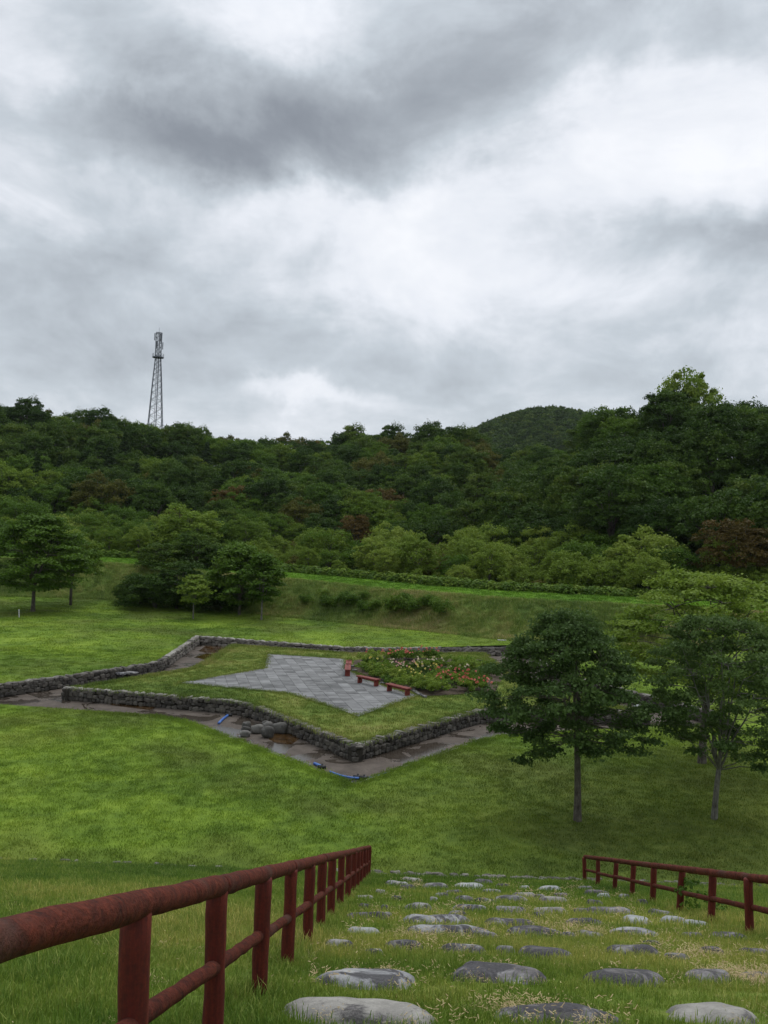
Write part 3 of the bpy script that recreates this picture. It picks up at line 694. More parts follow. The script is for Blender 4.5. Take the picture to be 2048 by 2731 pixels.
sc_grass('edge_grass', q[:, 0], q[:, 1], T(q[:, 0], q[:, 1]), .8, 1.5, lawn_t, 'lawn grass hanging over the rim of the pool')
bank_t = [tuft('bank_tuft', M['b_bank'], 30, .20, .16, .022, s + 80, .7, .2) for s in range(4)]
x = rng.uniform(-60, 45, 15000); y = base_y(x) + rng.uniform(-.6, 6.6, 15000)
sc_grass('bank_grass', x, y, T(x, y), .5, 1.5, bank_t, 'rough olive brown grass on the long embankment')
ter_t = [tuft('terrace_tuft', M['b_terrace'], 24, .07, .2, .03, s + 90, .6, .03) for s in range(3)]
x = rng.uniform(-60, 50, 7000); y = base_y(x) + rng.uniform(6.3, 11.5, 7000)
sc_grass('terrace_grass', x, y, T(x, y), .7, 1.3, ter_t, 'bright grass strip on top of the embankment')
# dry clippings lying round the stones
def clippings(seed, n=70, sp=.07):
    r = np.random.default_rng(seed); V = []; Fs = []; tt = []
    for k in range(n):
        c_ = np.r_[r.normal(0, sp, 2), r.uniform(.0, .025)]; a = r.uniform(0, 6.28); l_ = r.uniform(.005, .014); d = np.array([math.cos(a), math.sin(a), r.uniform(-.3, .4)]) * l_; p = np.array([-math.sin(a), math.cos(a), 0]) * .0018
        b = len(V); V += [c_ - d - p, c_ - d + p, c_ + d + p, c_ + d - p]; Fs.append((b, b + 1, b + 2, b + 3)); tt += [r.random()] * 4
    return mesh('clippings', np.array(V), Fs, M['straw'], tt)
cl = [clippings(s) for s in range(4)]
xs, ys, ss = [], [], []
for (a, b, c_, d) in stones:
    for k in range(int(2 + 9 * c_)):
        if rnd.random() < .5: continue
        an = rnd.choice([rnd.uniform(math.pi, 2 * math.pi), rnd.uniform(0, 6.28)]); e = rnd.uniform(.85, 1.3)
        xs.append(a + math.cos(an) * c_ * e); ys.append(b + math.sin(an) * d * e); ss.append(rnd.uniform(.6, 1.3) * (1 + b * .035))
for k in range(160):
    x_, y_ = wedge(3.5, 12, 1, .45); xs.append(float(x_[0])); ys.append(float(y_[0])); ss.append(rnd.uniform(.5, 1.))
for (px, py, n, sp) in ((2010, 2620, 70, .16), (1120, 2505, 25, .1), (1500, 2480, 22, .08), (1600, 2495, 22, .1), (1340, 2595, 10, .05), (1010, 2612, 10, .05), (1890, 2555, 20, .1), (1350, 2700, 18, .08)):
    g0 = US(px, py)
    for k in range(n): xs.append(g0.x + rnd.gauss(0, sp * 1.6)); ys.append(g0.y + rnd.gauss(0, sp)); ss.append(rnd.uniform(.6, 1.2))
xs = np.array(xs); ys = np.array(ys); n = len(xs)
scatter('dry_clippings', np.c_[xs, ys, T(xs, ys) + .02], np.c_[np.full(n, -.33), np.zeros(n), rng.uniform(0, 6, n)], ss, rng.integers(0, 4, n), cl, label='tan dry grass clippings lying round the stepping stones', category='grass clippings')

# ------------------------------------------------ drain strip at the foot of the slope
root = thing('drain_channel', 'narrow stony drain line between the stair slope and the lawn', 'drain')
mb = MB()
for k in range(60): x0 = -30 + k; mb.box(x0, x0 + 1.003, YF - .10, YF + .10, -.1, T1(x0, YF + .3) + .012)
ob('drain_bed', mb.me('drain_bed', M['joint']), root)
vm = [mesh('drain_stone', v, f, M['wallcap']) for v, f in VAR]
for k in range(280):
    xx = rnd.uniform(-24, 21) if k < 110 else rnd.uniform(-1, 12)
    o = ob('drain_stone', vm[k % 10], root, (xx, YF + rnd.uniform(-.12, .12), .12)); o.scale = (rnd.uniform(.08, .26), rnd.uniform(.07, .13), rnd.uniform(.04, .09)); o.rotation_euler = (0, 0, rnd.uniform(-.4, .4))

# ------------------------------------------------ red log fences
def log_mesh(name, L_, r, mat, n=14, taper=0.):
    mb = MB(); k = max(4, int(L_ / .12)); P = []; rr = []; s0 = rnd.uniform(0, 9)
    for i in range(k + 1):
        u = i / k; P.append((rnd.uniform(-.003, .003), rnd.uniform(-.003, .003), u * L_)); rr.append(r * (1 + .035 * math.sin(u * L_ * 5 + s0) + .02 * math.sin(u * L_ * 13 + s0 * 2)))
    P = [P[0]] + P + [P[-1]]; rr = [rr[0] * .86] + rr + [rr[-1] * .86]; P[1] = (P[0][0], P[0][1], .012); P[-2] = (P[-1][0], P[-1][1], L_ - .012)
    mb.tube(P, rr, n); me = mb.me(name, mat, True)
    return me
def lay(o, a, b):
    o.location = a; o.rotation_mode = 'QUATERNION'; o.rotation_quaternion = (b - a).to_track_quat('Z', 'Y')
def fence(label, Fp, ys, H, r, lean, group=None):
    root = thing('log_fence', label, 'fence'); pm = [log_mesh('post', H + .35, r, M['post']) for _ in range(4)]
    P = []
    for i, y_ in enumerate(ys):
        x_ = fx_(Fp, y_); z_ = T1(x_, y_); P.append(Vector((x_, y_, z_)))
        o = ob('post', pm[i % 4], root, (x_ - lean * -.35, y_, z_ - .35)); o.rotation_euler = (rnd.uniform(-.012, .012), lean + rnd.uniform(-.01, .01), rnd.uniform(0, 6))
    off = Vector((math.sin(lean) * H, 0, 0)); offm = Vector((math.sin(lean) * H * .5, 0, 0))
    tops = [p + off + Vector((0, 0, H + r * .35)) for p in P]; mids = [p + offm + Vector((0, 0, H * .50)) for p in P]
    i = 0
    while i < len(tops) - 1:
        j = min(i + 2, len(tops) - 1); a, b = tops[i], tops[j]; d = (b - a).normalized()
        a2 = a - d * (.10 if i == 0 else -.004); b2 = b + d * (.10 if j == len(tops) - 1 else -.004)
        o = ob('top_rail', log_mesh('top_rail', (b2 - a2).length, r * .93, M['log'], 16), root); lay(o, a2 + Vector((rnd.uniform(-.004, .004), 0, rnd.uniform(-.006, .006))), b2)
        i = j
    for a, b in zip(mids, mids[1:]):
        d = (b - a).normalized(); side_ = Vector((rnd.uniform(-.01, .01), 0, rnd.uniform(-.012, .012)))
        a2 = a - d * .02; b2 = b + d * .02
        o = ob('lower_rail', log_mesh('lower_rail', (b2 - a2).length, r * .66, M['log'], 12), root); lay(o, a2 + side_, b2 + side_)
    return P
def post_rows(Fp, pxs_, H):
    out = []
    for p in pxs_:
        best = min(np.arange(1.2, 24, .02), key=lambda y_: abs(topx(fx_(Fp, y_), y_, T1(fx_(Fp, y_), y_) + H * .5)[0] - p)); out.append(best)
    return out
def topx(x, y, z):
    v = CM.to_3x3().transposed() @ Vector((x, y, z - ZC)); return 1024 + v.x / -v.z * F, 1365.5 - v.y / -v.z * F
pr_ = post_rows(FL, [361, 577, 696, 769, 822, 858, 885, 909, 930], .72); sl = (pr_[-1] - pr_[0]) / 8
n_l = int(round((US(985, 2335).y - pr_[-1]) / sl))
ysL = [pr_[0] - sl] + pr_ + [pr_[-1] + sl * k for k in range(1, n_l + 1)]
posts_ = fence('weathered red log fence running down the left side of the stone steps', FL, [y_ for y_ in ysL if y_ > .5], .735, .050, 0.0)
pr_ = post_rows(FR, [2011, 1901, 1814, 1744, 1688, 1640, 1598, 1564], .7); sl = (pr_[-1] - pr_[0]) / 7
posts_ += fence('weathered red log fence running down the right side of the stone steps', FR, [pr_[0] - sl * k for k in (3, 2, 1)] + pr_, .67, .052, -.055)

pq = np.array([(p.x + rnd.gauss(0, .075), p.y + rnd.gauss(0, .075)) for p in posts_ for _ in range(16)])
sc_grass('post_grass', pq[:, 0], pq[:, 1], T(pq[:, 0], pq[:, 1]), .6, 1.15, tall, 'longer grass left standing round the feet of the fence posts')
# ------------------------------------------------ benches
def bench(a, b, label):
    a = Vector(a); b = Vector(b); L_ = (b - a).length; c_ = (a + b) / 2
    root = thing('bench', label, 'bench', (c_.x, c_.y, .655), math.atan2(b.y - a.y, b.x - a.x), 'red benches beside the flower bed')
    for k in (-1, 1):
        mb = MB(); mb.box(-L_ / 2, L_ / 2, k * .10 - .085, k * .10 + .085, .36, .42); ob('seat_plank', mb.me('seat_plank', M['bench']), root)
        mb = MB(); mb.box(k * (L_ / 2 - .16) - .045, k * (L_ / 2 - .16) + .045, -.15, .15, -.03, .358); ob('leg', mb.me('leg', M['bench']), root)
    mb = MB(); mb.box(-L_ / 2 + .2, L_ / 2 - .2, -.03, .03, .26, .355); ob('stretcher', mb.me('stretcher', M['bench']), root)
zb = 1.07
bench(U(930, 1770, zb), U(930, 1757, zb), 'red bench seen end on, farther of the two in line at the back')
bench(U(927, 1786, zb), U(928, 1772, zb), 'red bench seen end on, nearer of the two in line at the back')
bench(U(955, 1801, zb), U(1009, 1812, zb), 'red wooden bench between the end-on benches and the rightmost bench')
bench(U(1034, 1822, zb), U(1092, 1836, zb), 'rightmost red wooden bench at the corner of the paving')

# ------------------------------------------------ boulders, hoses, small things
def boulder(name, px, py, wp_, hp, z, label, cat, mat='st_m', group=None, dep=.8):
    g0 = U(px, py, z); w_ = wp_ / F * g0.y; h_ = hp / F * g0.y; r = random.Random(int(px * 7 + py)); import bmesh
    bm = bmesh.new(); bmesh.ops.create_icosphere(bm, subdivisions=3, radius=1)
    s_ = r.uniform(0, 50)
    for v in bm.verts:
        k = 1 + .16 * math.sin(v.co.x * 2.3 + s_) * math.cos(v.co.y * 2.1 + s_) + .06 * math.sin(v.co.z * 5 + v.co.x * 4 + s_)
        q = Vector((math.copysign(abs(v.co.x) ** .75, v.co.x), math.copysign(abs(v.co.y) ** .75, v.co.y), math.copysign(abs(v.co.z) ** .7, v.co.z))) * k
        v.co = Vector((q.x * w_ * .5, q.y * w_ * .5 * dep, q.z * h_ * .52 + h_ * .44))
    me = bpy.data.meshes.new(name); bm.to_mesh(me); bm.free(); me.materials.append(M[mat]); me.polygons.foreach_set('use_smooth', [True] * len(me.polygons))
    return thing(name, label, cat, g0, r.uniform(-.5, .5), group, me)
gb = 'boulders forming a weir across the dry pool'
boulder('boulder', 745, 1955, 38, 30, 0, 'large rounded boulder against the island wall, rightmost of the weir', 'boulder', 'boulder', gb)
boulder('boulder', 712, 1967, 34, 30, 0, 'squarish dark boulder in the middle of the weir', 'boulder', 'boulder', gb)
boulder('boulder', 684, 1955, 32, 24, 0, 'low dark boulder in a gap of the weir', 'boulder', 'boulder', gb)
boulder('boulder', 712, 1946, 26, 22, 0, 'flat capped grey boulder behind the squarish one in the weir', 'boulder', 'boulder', gb)
boulder('boulder', 709, 1938, 20, 17, 0, 'small boulder at the back of the weir near the wall', 'boulder', 'boulder', gb)
boulder('boulder', 656, 1942, 24, 18, 0, 'small pale topped boulder highest at the lawn end of the weir', 'boulder', 'boulder', gb)
boulder('boulder', 655, 1953, 24, 17, 0, 'small flat boulder in the middle of the lawn end stack', 'boulder', 'boulder', gb)
boulder('boulder', 652, 1964, 30, 16, 0, 'low boulder nearest the lawn kerb in the weir', 'boulder', 'boulder', gb)
boulder('flat_rock', 350, 1797, 34, 7, .3, 'flat pale rock bridging the moat beside the left outer wall', 'rock', 'st_m')
boulder('flat_rock', 322, 1800, 26, 8, .3, 'small flat rock left of the pale one by the outer wall', 'rock', 'st_l')
boulder('flat_rock', 1700, 1886, 24, 7, .62, 'small whitish flat rock on the right end of the island', 'rock', 'st_w')
boulder('flat_rock', 1545, 1930, 34, 10, .12, 'rounded pale rock on the lawn seen under the front maple', 'rock', 'st_l')
def hose(label, pts_, r, connector=None):
    P = [U(x, y, .05) for x, y in pts_]; Q = []
    for i in range(len(P) - 1):
        p0, p1, p2, p3 = P[max(i - 1, 0)], P[i], P[i + 1], P[min(i + 2, len(P) - 1)]
        for k in range(6):
            u = k / 6; Q.append(.5 * ((2 * p1) + (p2 - p0) * u + (2 * p0 - 5 * p1 + 4 * p2 - p3) * u * u + (3 * p1 - p0 - 3 * p2 + p3) * u ** 3))
    Q.append(P[-1]); c_ = Q[0]
    root = thing('blue_hose', label, 'hose', c_); mb = MB(); mb.tube([q - c_ for q in Q], r, 8); ob('hose_pipe', mb.me('hose_pipe', M['hose'], True), root)
    if connector:
        q = U(*connector, .06) - c_; mb = MB(); mb.tube([q + Vector((-.16, .04, 0)), q + Vector((.16, -.02, 0))], .075, 10); mb.tube([q + Vector((0, 0, 0)), q + Vector((.02, .05, .12))], .04, 8)
        ob('coupling', mb.me('coupling', M['black'], True), root)
hose('short blue hose lying at the kerb left of the boulders', ((583, 1929), (594, 1918), (607, 1908)), .06, (610, 1907))
hose('long blue hose curving round the near tip of the pool', ((880, 2058), (905, 2067), (930, 2073), (955, 2075), (975, 2072)), .042, (953, 2073))
hose('blue hose lying right of the pool tip, thinner towards its end', ((962, 2072), (985, 2074), (1005, 2070), (1030, 2062)), .035, (970, 2075))
hose('tiny end of blue hose poking over the kerb', ((838, 2036), (848, 2040), (856, 2044)), .06, (858, 2046))
g0 = U(52, 1637, .95)
mb = MB(); mb.tube([(0, 0, -.2), (-.06, 0, .55)], .05, 8); mb.box(-.11, -.01, -.05, .05, .55, .72); thing('marker_post', 'small pale leaning marker post on the lawn beside the leftmost tree', 'marker post', (g0.x, g0.y, T1(g0.x, g0.y)), 0, None, mb.me('marker_post', M['white']))
g0 = U(1338, 1717, .64); mb = MB(); mb.box(-.35, .35, -.12, .12, 0, .04); thing('white_slab', 'small white slab lying flat on the lawn behind the pool', 'slab', (g0.x, g0.y, T1(g0.x, g0.y) + .02), 0, None, mb.me('white_slab', M['white']))

# ------------------------------------------------ foliage
def leaves(Cn, Nn, size, tint, up=.25, jit=.9, asp=.62, r=rng):
    n = len(Cn); N = Nn + r.normal(0, jit, (n, 3)); N[:, 2] += up; N /= np.linalg.norm(N, axis=1)[:, None] + 1e-9
    a = r.normal(size=(n, 3)); a -= (a * N).sum(1)[:, None] * N; a /= np.linalg.norm(a, axis=1)[:, None] + 1e-9
    b = np.cross(N, a); s = (size * r.uniform(.6, 1.35, n))[:, None]
    V = np.stack([Cn - a * s, Cn - b * s * asp + N * s * .12, Cn + a * s, Cn + b * s * asp + N * s * .12], 1).reshape(-1, 3)
    return V, np.arange(4 * n).reshape(n, 4), np.repeat(tint, 4)
def pads(centres, rads, per, size, up=.25, jit=.9, shell=.75, flat_=.0, seed=0, asp=.62, tvar=.5):
    r = np.random.default_rng(seed); Vs, Fs, Ts = [], [], []; b = 0
    for (c_, rd) in zip(centres, rads):
        n = max(6, int(per * r.uniform(.7, 1.3)))
        d = r.normal(size=(n, 3)); d /= np.linalg.norm(d, axis=1)[:, None]; d[:, 2] = np.where(d[:, 2] < -.25, -d[:, 2] * .6, d[:, 2])
        k = r.uniform(shell, 1.06, n)[:, None]; lump = 1 + .22 * np.sin(d[:, :1] * 5 + c_[0] * 3) * np.cos(d[:, 1:2] * 4 + c_[1] * 2)
        p = np.array(c_) + d * k * lump * np.array(rd)
        tn = np.clip(r.uniform(.5 - tvar, .5 + tvar) + r.normal(0, .12, n), 0, 1)
        V, Fq, tt = leaves(p, d * (1 - flat_), np.full(n, size), tn, up, jit, asp, r)
        Vs.append(V); Fs.append(Fq + b); Ts.append(tt); b += len(V)
    return np.concatenate(Vs), np.concatenate(Fs), np.concatenate(Ts)
def limb(mb, a, b, r0, r1, sag=.12, n=5, sides=6):
    a = Vector(a); b = Vector(b); P = []; rr = []; L_ = (b - a).length
    for i in range(n + 1):
        u = i / n; p = a.lerp(b, u); p.z += math.sin(u * math.pi) * L_ * sag * .6 - 0; p += Vector((rnd.uniform(-1, 1), rnd.uniform(-1, 1), rnd.uniform(-1, 1))) * L_ * .03 * (0 < i < n)
        P.append(p); rr.append(r0 + (r1 - r0) * u)
    mb.tube(P, rr, sides, cap=False); return P
# forest prototypes (unit: metres)
def crown_broad(seed, Hc, Rc, z0, ncl, per, size, lumpy=.30, top=1.):
    r = np.random.default_rng(seed); cs, rs = [], []; ncl = int(ncl * 1.9)
    ga = 2.399963
    for k in range(ncl):
        u = (k + .5) / ncl; zz = 1 - 1.45 * u; a = k * ga + r.uniform(-.3, .3); rr = math.sqrt(max(0, 1 - zz * zz)) if zz > -.99 else 0
        rr = rr ** .8; lump = 1 + r.uniform(-lumpy, lumpy)
        cs.append((math.cos(a) * rr * Rc * .80 * lump, math.sin(a) * rr * Rc * .80 * lump, z0 + Hc * .5 + zz * Hc * .42 * lump * top))
        q = Rc * r.choice([r.uniform(.11, .19), r.uniform(.17, .30)]); rs.append((q * 1.1, q * 1.1, q * r.uniform(.75, 1.15)))
    return cs, rs
def build_proto(name, mat, kind, seed, Ht, Rc, per, size, ncl=46):
    if kind == 'broad': cs, rs = crown_broad(seed, Ht * .78, Rc, Ht * .2, ncl, per, size)
    elif kind == 'bush': cs, rs = crown_broad(seed, Ht * 1.0, Rc, -.0, ncl, per, size, .28)
    else:
        cs, rs = [], []; r = np.random.default_rng(seed)
        for k in range(ncl):
            u = (k + .5) / ncl; a = k * 2.4; q = Rc * (1 - u) ** .8 * r.uniform(.75, 1.1); cs.append((math.cos(a) * q * .62, math.sin(a) * q * .62, Ht * (.12 + .84 * u))); w_ = max(.35, q * .55); rs.append((w_, w_, w_ * .55))
    V, Fq, tt = pads(cs, rs, per, size, .35 if kind != 'fir' else .1, .8, .55, seed=seed, tvar=.4)
    crown = mesh(name + '_crown', V, Fq, mat, tt)
    mb = MB(); mb.tube([(0, 0, -1), (0.05, 0, Ht * .25), (0, .1, Ht * .55), (0, 0, Ht * .85)], [Ht * .022, Ht * .018, Ht * .012, .03], 7)
    for k in range(0, min(ncl, 40), 4): limb(mb, (0, 0, Ht * (.25 + .4 * (k / ncl))), cs[k], Ht * .008, .02, .1, 3, 5)
    return crown, mb.me(name + '_trunk', M['bark'], True), Ht
PR = {}
PR['dark'] = [build_proto('broad', M['leaf_dark'], 'broad', 100 + s, h, r_, 175, .175, n_c) for s, (h, r_, n_c) in enumerate(((13, 4.9, 54), (12, 5.4, 60), (14, 4.5, 50), (11.5, 4.6, 46)))]
PR['mid'] = [build_proto('mid', M['leaf_mid'], 'broad', 130 + s, h, r_, 165, .165, n_c) for s, (h, r_, n_c) in enumerate(((12, 4.5, 50), (11, 4.8, 52)))]
PR['fir'] = [build_proto('fir', M['leaf_fir'], 'fir', 150 + s, h * .95, r_ * 1.25, 170, .17, 64) for s, (h, r_) in enumerate(((15, 2.9), (13, 2.6)))]
PR['rust'] = [build_proto('rust', M['leaf_rust'], 'broad', 160, 11, 4.2, 130, .16, 46)]
PR['olive'] = [build_proto('olive', M['leaf_olive'], 'broad', 170, 12, 4.6, 150, .165, 48)]
PR['light'] = [build_proto('light', M['leaf_light'], 'bush', 180 + s, h, r_, 170, .10, n_c) for s, (h, r_, n_c) in enumerate(((6, 2.9, 44), (5, 3.1, 44), (6.5, 2.6, 40)))]
PR['bushmid'] = [build_proto('bushmid', M['leaf_mid'], 'bush', 190 + s, h, r_, 170, .10, n_c) for s, (h, r_, n_c) in enumerate(((6, 3.0, 44), (4.5, 2.8, 36)))]
PR['bushrust'] = [build_proto('bushrust', M['leaf_olive'], 'bush', 196, 4.6, 2.6, 190, .12, 38)]
DESC = dict(dark='dark broadleaf tree', mid='mid green tree', fir='dark conifer', rust='rusty tinged tree', olive='olive green tree', light='pale green bushy tree', bushmid='rounded green tree', bushrust='brownish bush')
NAME = dict(dark='broadleaf_tree', mid='broadleaf_tree', fir='conifer', rust='broadleaf_tree', olive='broadleaf_tree', light='bushy_tree', bushmid='bushy_tree', bushrust='bush')
def put(kind, x, y, s, label=None, group=None, z=None, vi=None, name=None, sx=1.):
    crown, trunk, H = PR[kind][rnd.randrange(len(PR[kind])) if vi is None else vi]
    root = thing(name or NAME[kind], label or DESC[kind], 'tree' if kind != 'bushrust' else 'bush', (x, y, (T1(x, y) if z is None else z) - .2), rnd.uniform(0, 6.28), group)
    root.scale = (s * sx, s * sx, s)
    ob('crown', crown, root); ob('trunk', trunk, root)
    return root
def sector(px):
    for lim, nm in ((250, 'at the far left'), (560, 'below the mast'), (860, 'left of centre'), (1180, 'right of centre'), (1480, 'below the far hill'), (9999, 'on the right hill')):
        if px < lim: return nm
def topx(x, y, z):
    v = CM.to_3x3().transposed() @ Vector((x, y, z - ZC)); return 1024 + v.x / -v.z * F, 1365.5 - v.y / -v.z * F
cntT = 0
placed = []
for r_ in np.arange(98, 262, 6.6):
    for a_ in np.arange(-.56, .60, 7.6 / r_):
        a = a_ + rnd.uniform(-.4, .4) * 7 / r_; r1 = r_ + rnd.uniform(-2.6, 2.6); x, y = math.sin(a) * r1, math.cos(a) * r1
        px, _ = topx(x, y, 10); r0 = np.interp(px, CREST_X, R0); cr = np.interp(px, CREST_X, CR)
        if r1 < r0 + 3 or r1 > cr + 7 or px < -110 or px > 2160: continue
        if y < base_y(x) + 20: continue
        u = (r1 - r0) / (cr - r0)
        far_left = px < 700
        if px < 640 and u > .25 and u < .8: pr = (('fir', .30), ('dark', .47), ('mid', .18), ('olive', .05))
        elif px > 1400: pr = (('dark', .76), ('mid', .20), ('olive', .04))
        else: pr = (('dark', .56), ('mid', .31), ('rust', .02), ('olive', .07), ('fir', .04))
        q = rnd.random(); kind = 'dark'
        for kk, p_ in pr:
            q -= p_
            if q < 0: kind = kk; break
        s = rnd.uniform(.82, 1.12) * (.72 if u < .12 else 1.)
        tier = 'low on the wooded slope' if u < .3 else ('half way up the slope' if u < .72 else 'on the wooded skyline')
        lab = '%s %s, %s' % (DESC[kind], tier, sector(px))
        put(kind, x, y, s, lab, lab.split(', ')[0] + ', ' + sector(px)); cntT += 1
print('forest trees', cntT)
# shrubby edge of the wood behind the terrace
def at_px(px, py_base, Y): # point on the terrain at depth Y under pixel column
    q = UD(px, py_base, Y); return q.x, q.y
cntB = 0
for row, (d0, hs) in enumerate(((15.5, .62), (20, .82), (26, 1.0), (33, 1.1), (41, 1.15))):
    px = -60 + row * 40
    while px < 2110:
        tx = (px - 1024) / F; y = 90.
        for _ in range(6): y = float(base_y(tx * y)) + d0
        y += rnd.uniform(-1.8, 1.8); x = tx * y
        r0 = np.interp(px, CREST_X, R0)
        if math.hypot(x, y) < r0 + 8:
            rg = 1000 < px
            kind = rnd.choice(['light', 'light', 'light', 'bushmid', 'bushrust']) if 640 < px < 1500 else (rnd.choice(['light', 'bushmid', 'bushmid']) if px < 640 else rnd.choice(['light', 'bushmid']))
            s = hs * rnd.uniform(.75, 1.2) * (.98 if 1500 > px > 640 else 1.1)
            if row == 0 and rnd.random() < .35: s *= .5
            lab = '%s, %s scrub row behind terrace, %s' % (DESC[kind], ('front', 'second', 'third', 'fourth', 'back')[row], sector(px))
            put(kind, x, y, s, lab, lab.split(', ')[0] + 's in the ' + lab.split(', ')[1] + ' ' + sector(px)); cntB += 1
        px += rnd.uniform(75, 125) * (1 - row * .04)
print('bushes', cntB)
def special(kind, px, pyb, Y, s, label, vi=None, sx=1., name=None, mat=None):
    x, y = at_px(px, pyb, Y); o = put(kind, x, y, s, label, None, None, vi, name, sx); return o
PR['feather'] = [build_proto('feather', M['leaf_spray'], 'broad', 177, 12, 4.6, 150, .17, 42)]; NAME['feather'] = 'feathery_tree'
special('feather', 1830, 1200, 141, 1.5, 'tall feathery tree standing above all others on the right skyline', 0, .75)
special('feather', 20, 1400, 150, 1.1, 'bright yellow green tree on the left edge, half way up the wood', 0)
special('feather', 500, 1420, 116, .74, 'fresh green tree in front of the dark wood left of centre', 0, 1.5)
special('feather', 655, 1420, 120, .66, 'fresh green rounded tree just right of the broad fresh green one', 0, 1.2)
special('rust', 1960, 1600, 88, .82, 'reddish brown tree at the right edge behind the grass terrace', 0, 1.1)
special('light', 1720, 1500, 92, 1.35, 'large pale green bushy tree left of the reddish brown tree', 0, 1.1)
special('light', 1620, 1560, 88, .8, 'pale green bush right at the terrace edge, right of centre', 1, 1.0)
# leafy ground cover along the terrace
def clump(seed, n, sz, rx, rz_, mat):
    r = np.random.default_rng(seed); d = r.normal(size=(n, 3)); d /= np.linalg.norm(d, axis=1)[:, None]; d[:, 2] = abs(d[:, 2]); p = d * np.array([rx, rx, rz_]) * r.uniform(.5, 1, n)[:, None]
    V, Fq, tt = leaves(p, d, np.full(n, sz), r.uniform(0, 1, n), .8, .5, .75, r); return mesh('leaf_clump', V, Fq, mat, tt)
cm = [clump(s, 130, .13, .75, .8, M['leaf_mid']) for s in range(3)] + [clump(5, 120, .13, .7, .9, M['leaf_spray'])]
x = rng.uniform(-62, 40, 1500); y = base_y(x) + rng.uniform(11.6, 14.2, 1500); n = len(x)
scatter('leafy_undergrowth', np.c_[x, y, T(x, y)], np.c_[np.zeros(n), np.zeros(n), rng.uniform(0, 6, n)], rng.uniform(.6, 1.2, n), rng.integers(0, 4, n), cm, label='band of broad leaved undergrowth along the back of the terrace', category='undergrowth')
cf = [clump(s + 20, 150, .28, 1.9, 2.0, M['leaf_dark']) for s in range(3)]
x, y = wedge(112, 250, 5200, .5, 4); px = 1024 + x / y * F; k_ = (np.hypot(x, y) > np.interp(px, CREST_X, R0) - 3) & (np.hypot(x, y) < np.interp(px, CREST_X, CR) + 8); x, y = x[k_], y[k_]; n = len(x)
scatter('forest_understorey', np.c_[x, y, T(x, y) - .3], np.c_[np.zeros(n), np.zeros(n), rng.uniform(0, 6, n)], rng.uniform(.8, 1.8, n), rng.integers(0, 3, n), cf, label='dark leafy understorey between the forest trees', category='undergrowth')
# far wooded hill: a mass of small crowns
fh = []
for s in range(3):
    cs, rs = crown_broad(300 + s, 8, 4.2, 0, 22, 30, .6); V, Fq, tt = pads(cs, rs, 34, .62, .35, .8, .5, seed=300 + s); fh.append(mesh('far_crown', V, Fq, M['leaf_dark'], tt))
cs = [(0, 0, 2 + k * .9) for k in range(11)]; rs = [(3.4 * (1 - k / 11.5), 3.4 * (1 - k / 11.5), .8) for k in range(11)]; V, Fq, tt = pads(cs, rs, 30, .5, .2, .8, .5, seed=333); fh.append(mesh('far_fir', V, Fq, M['leaf_fir'], tt))
x = rng.uniform(20, 260, 5200); y = rng.uniform(430, 740, 5200); n = len(x)
scatter('distant_forest', np.c_[x, y, T(x, y) - 1], np.c_[np.zeros(n), np.zeros(n), rng.uniform(0, 6, n)], rng.uniform(.6, 1.15, n), rng.choice([0, 1, 2, 3], n, p=[.34, .33, .33, 0.]), fh, label='dense forest covering the round far hill', category='forest')

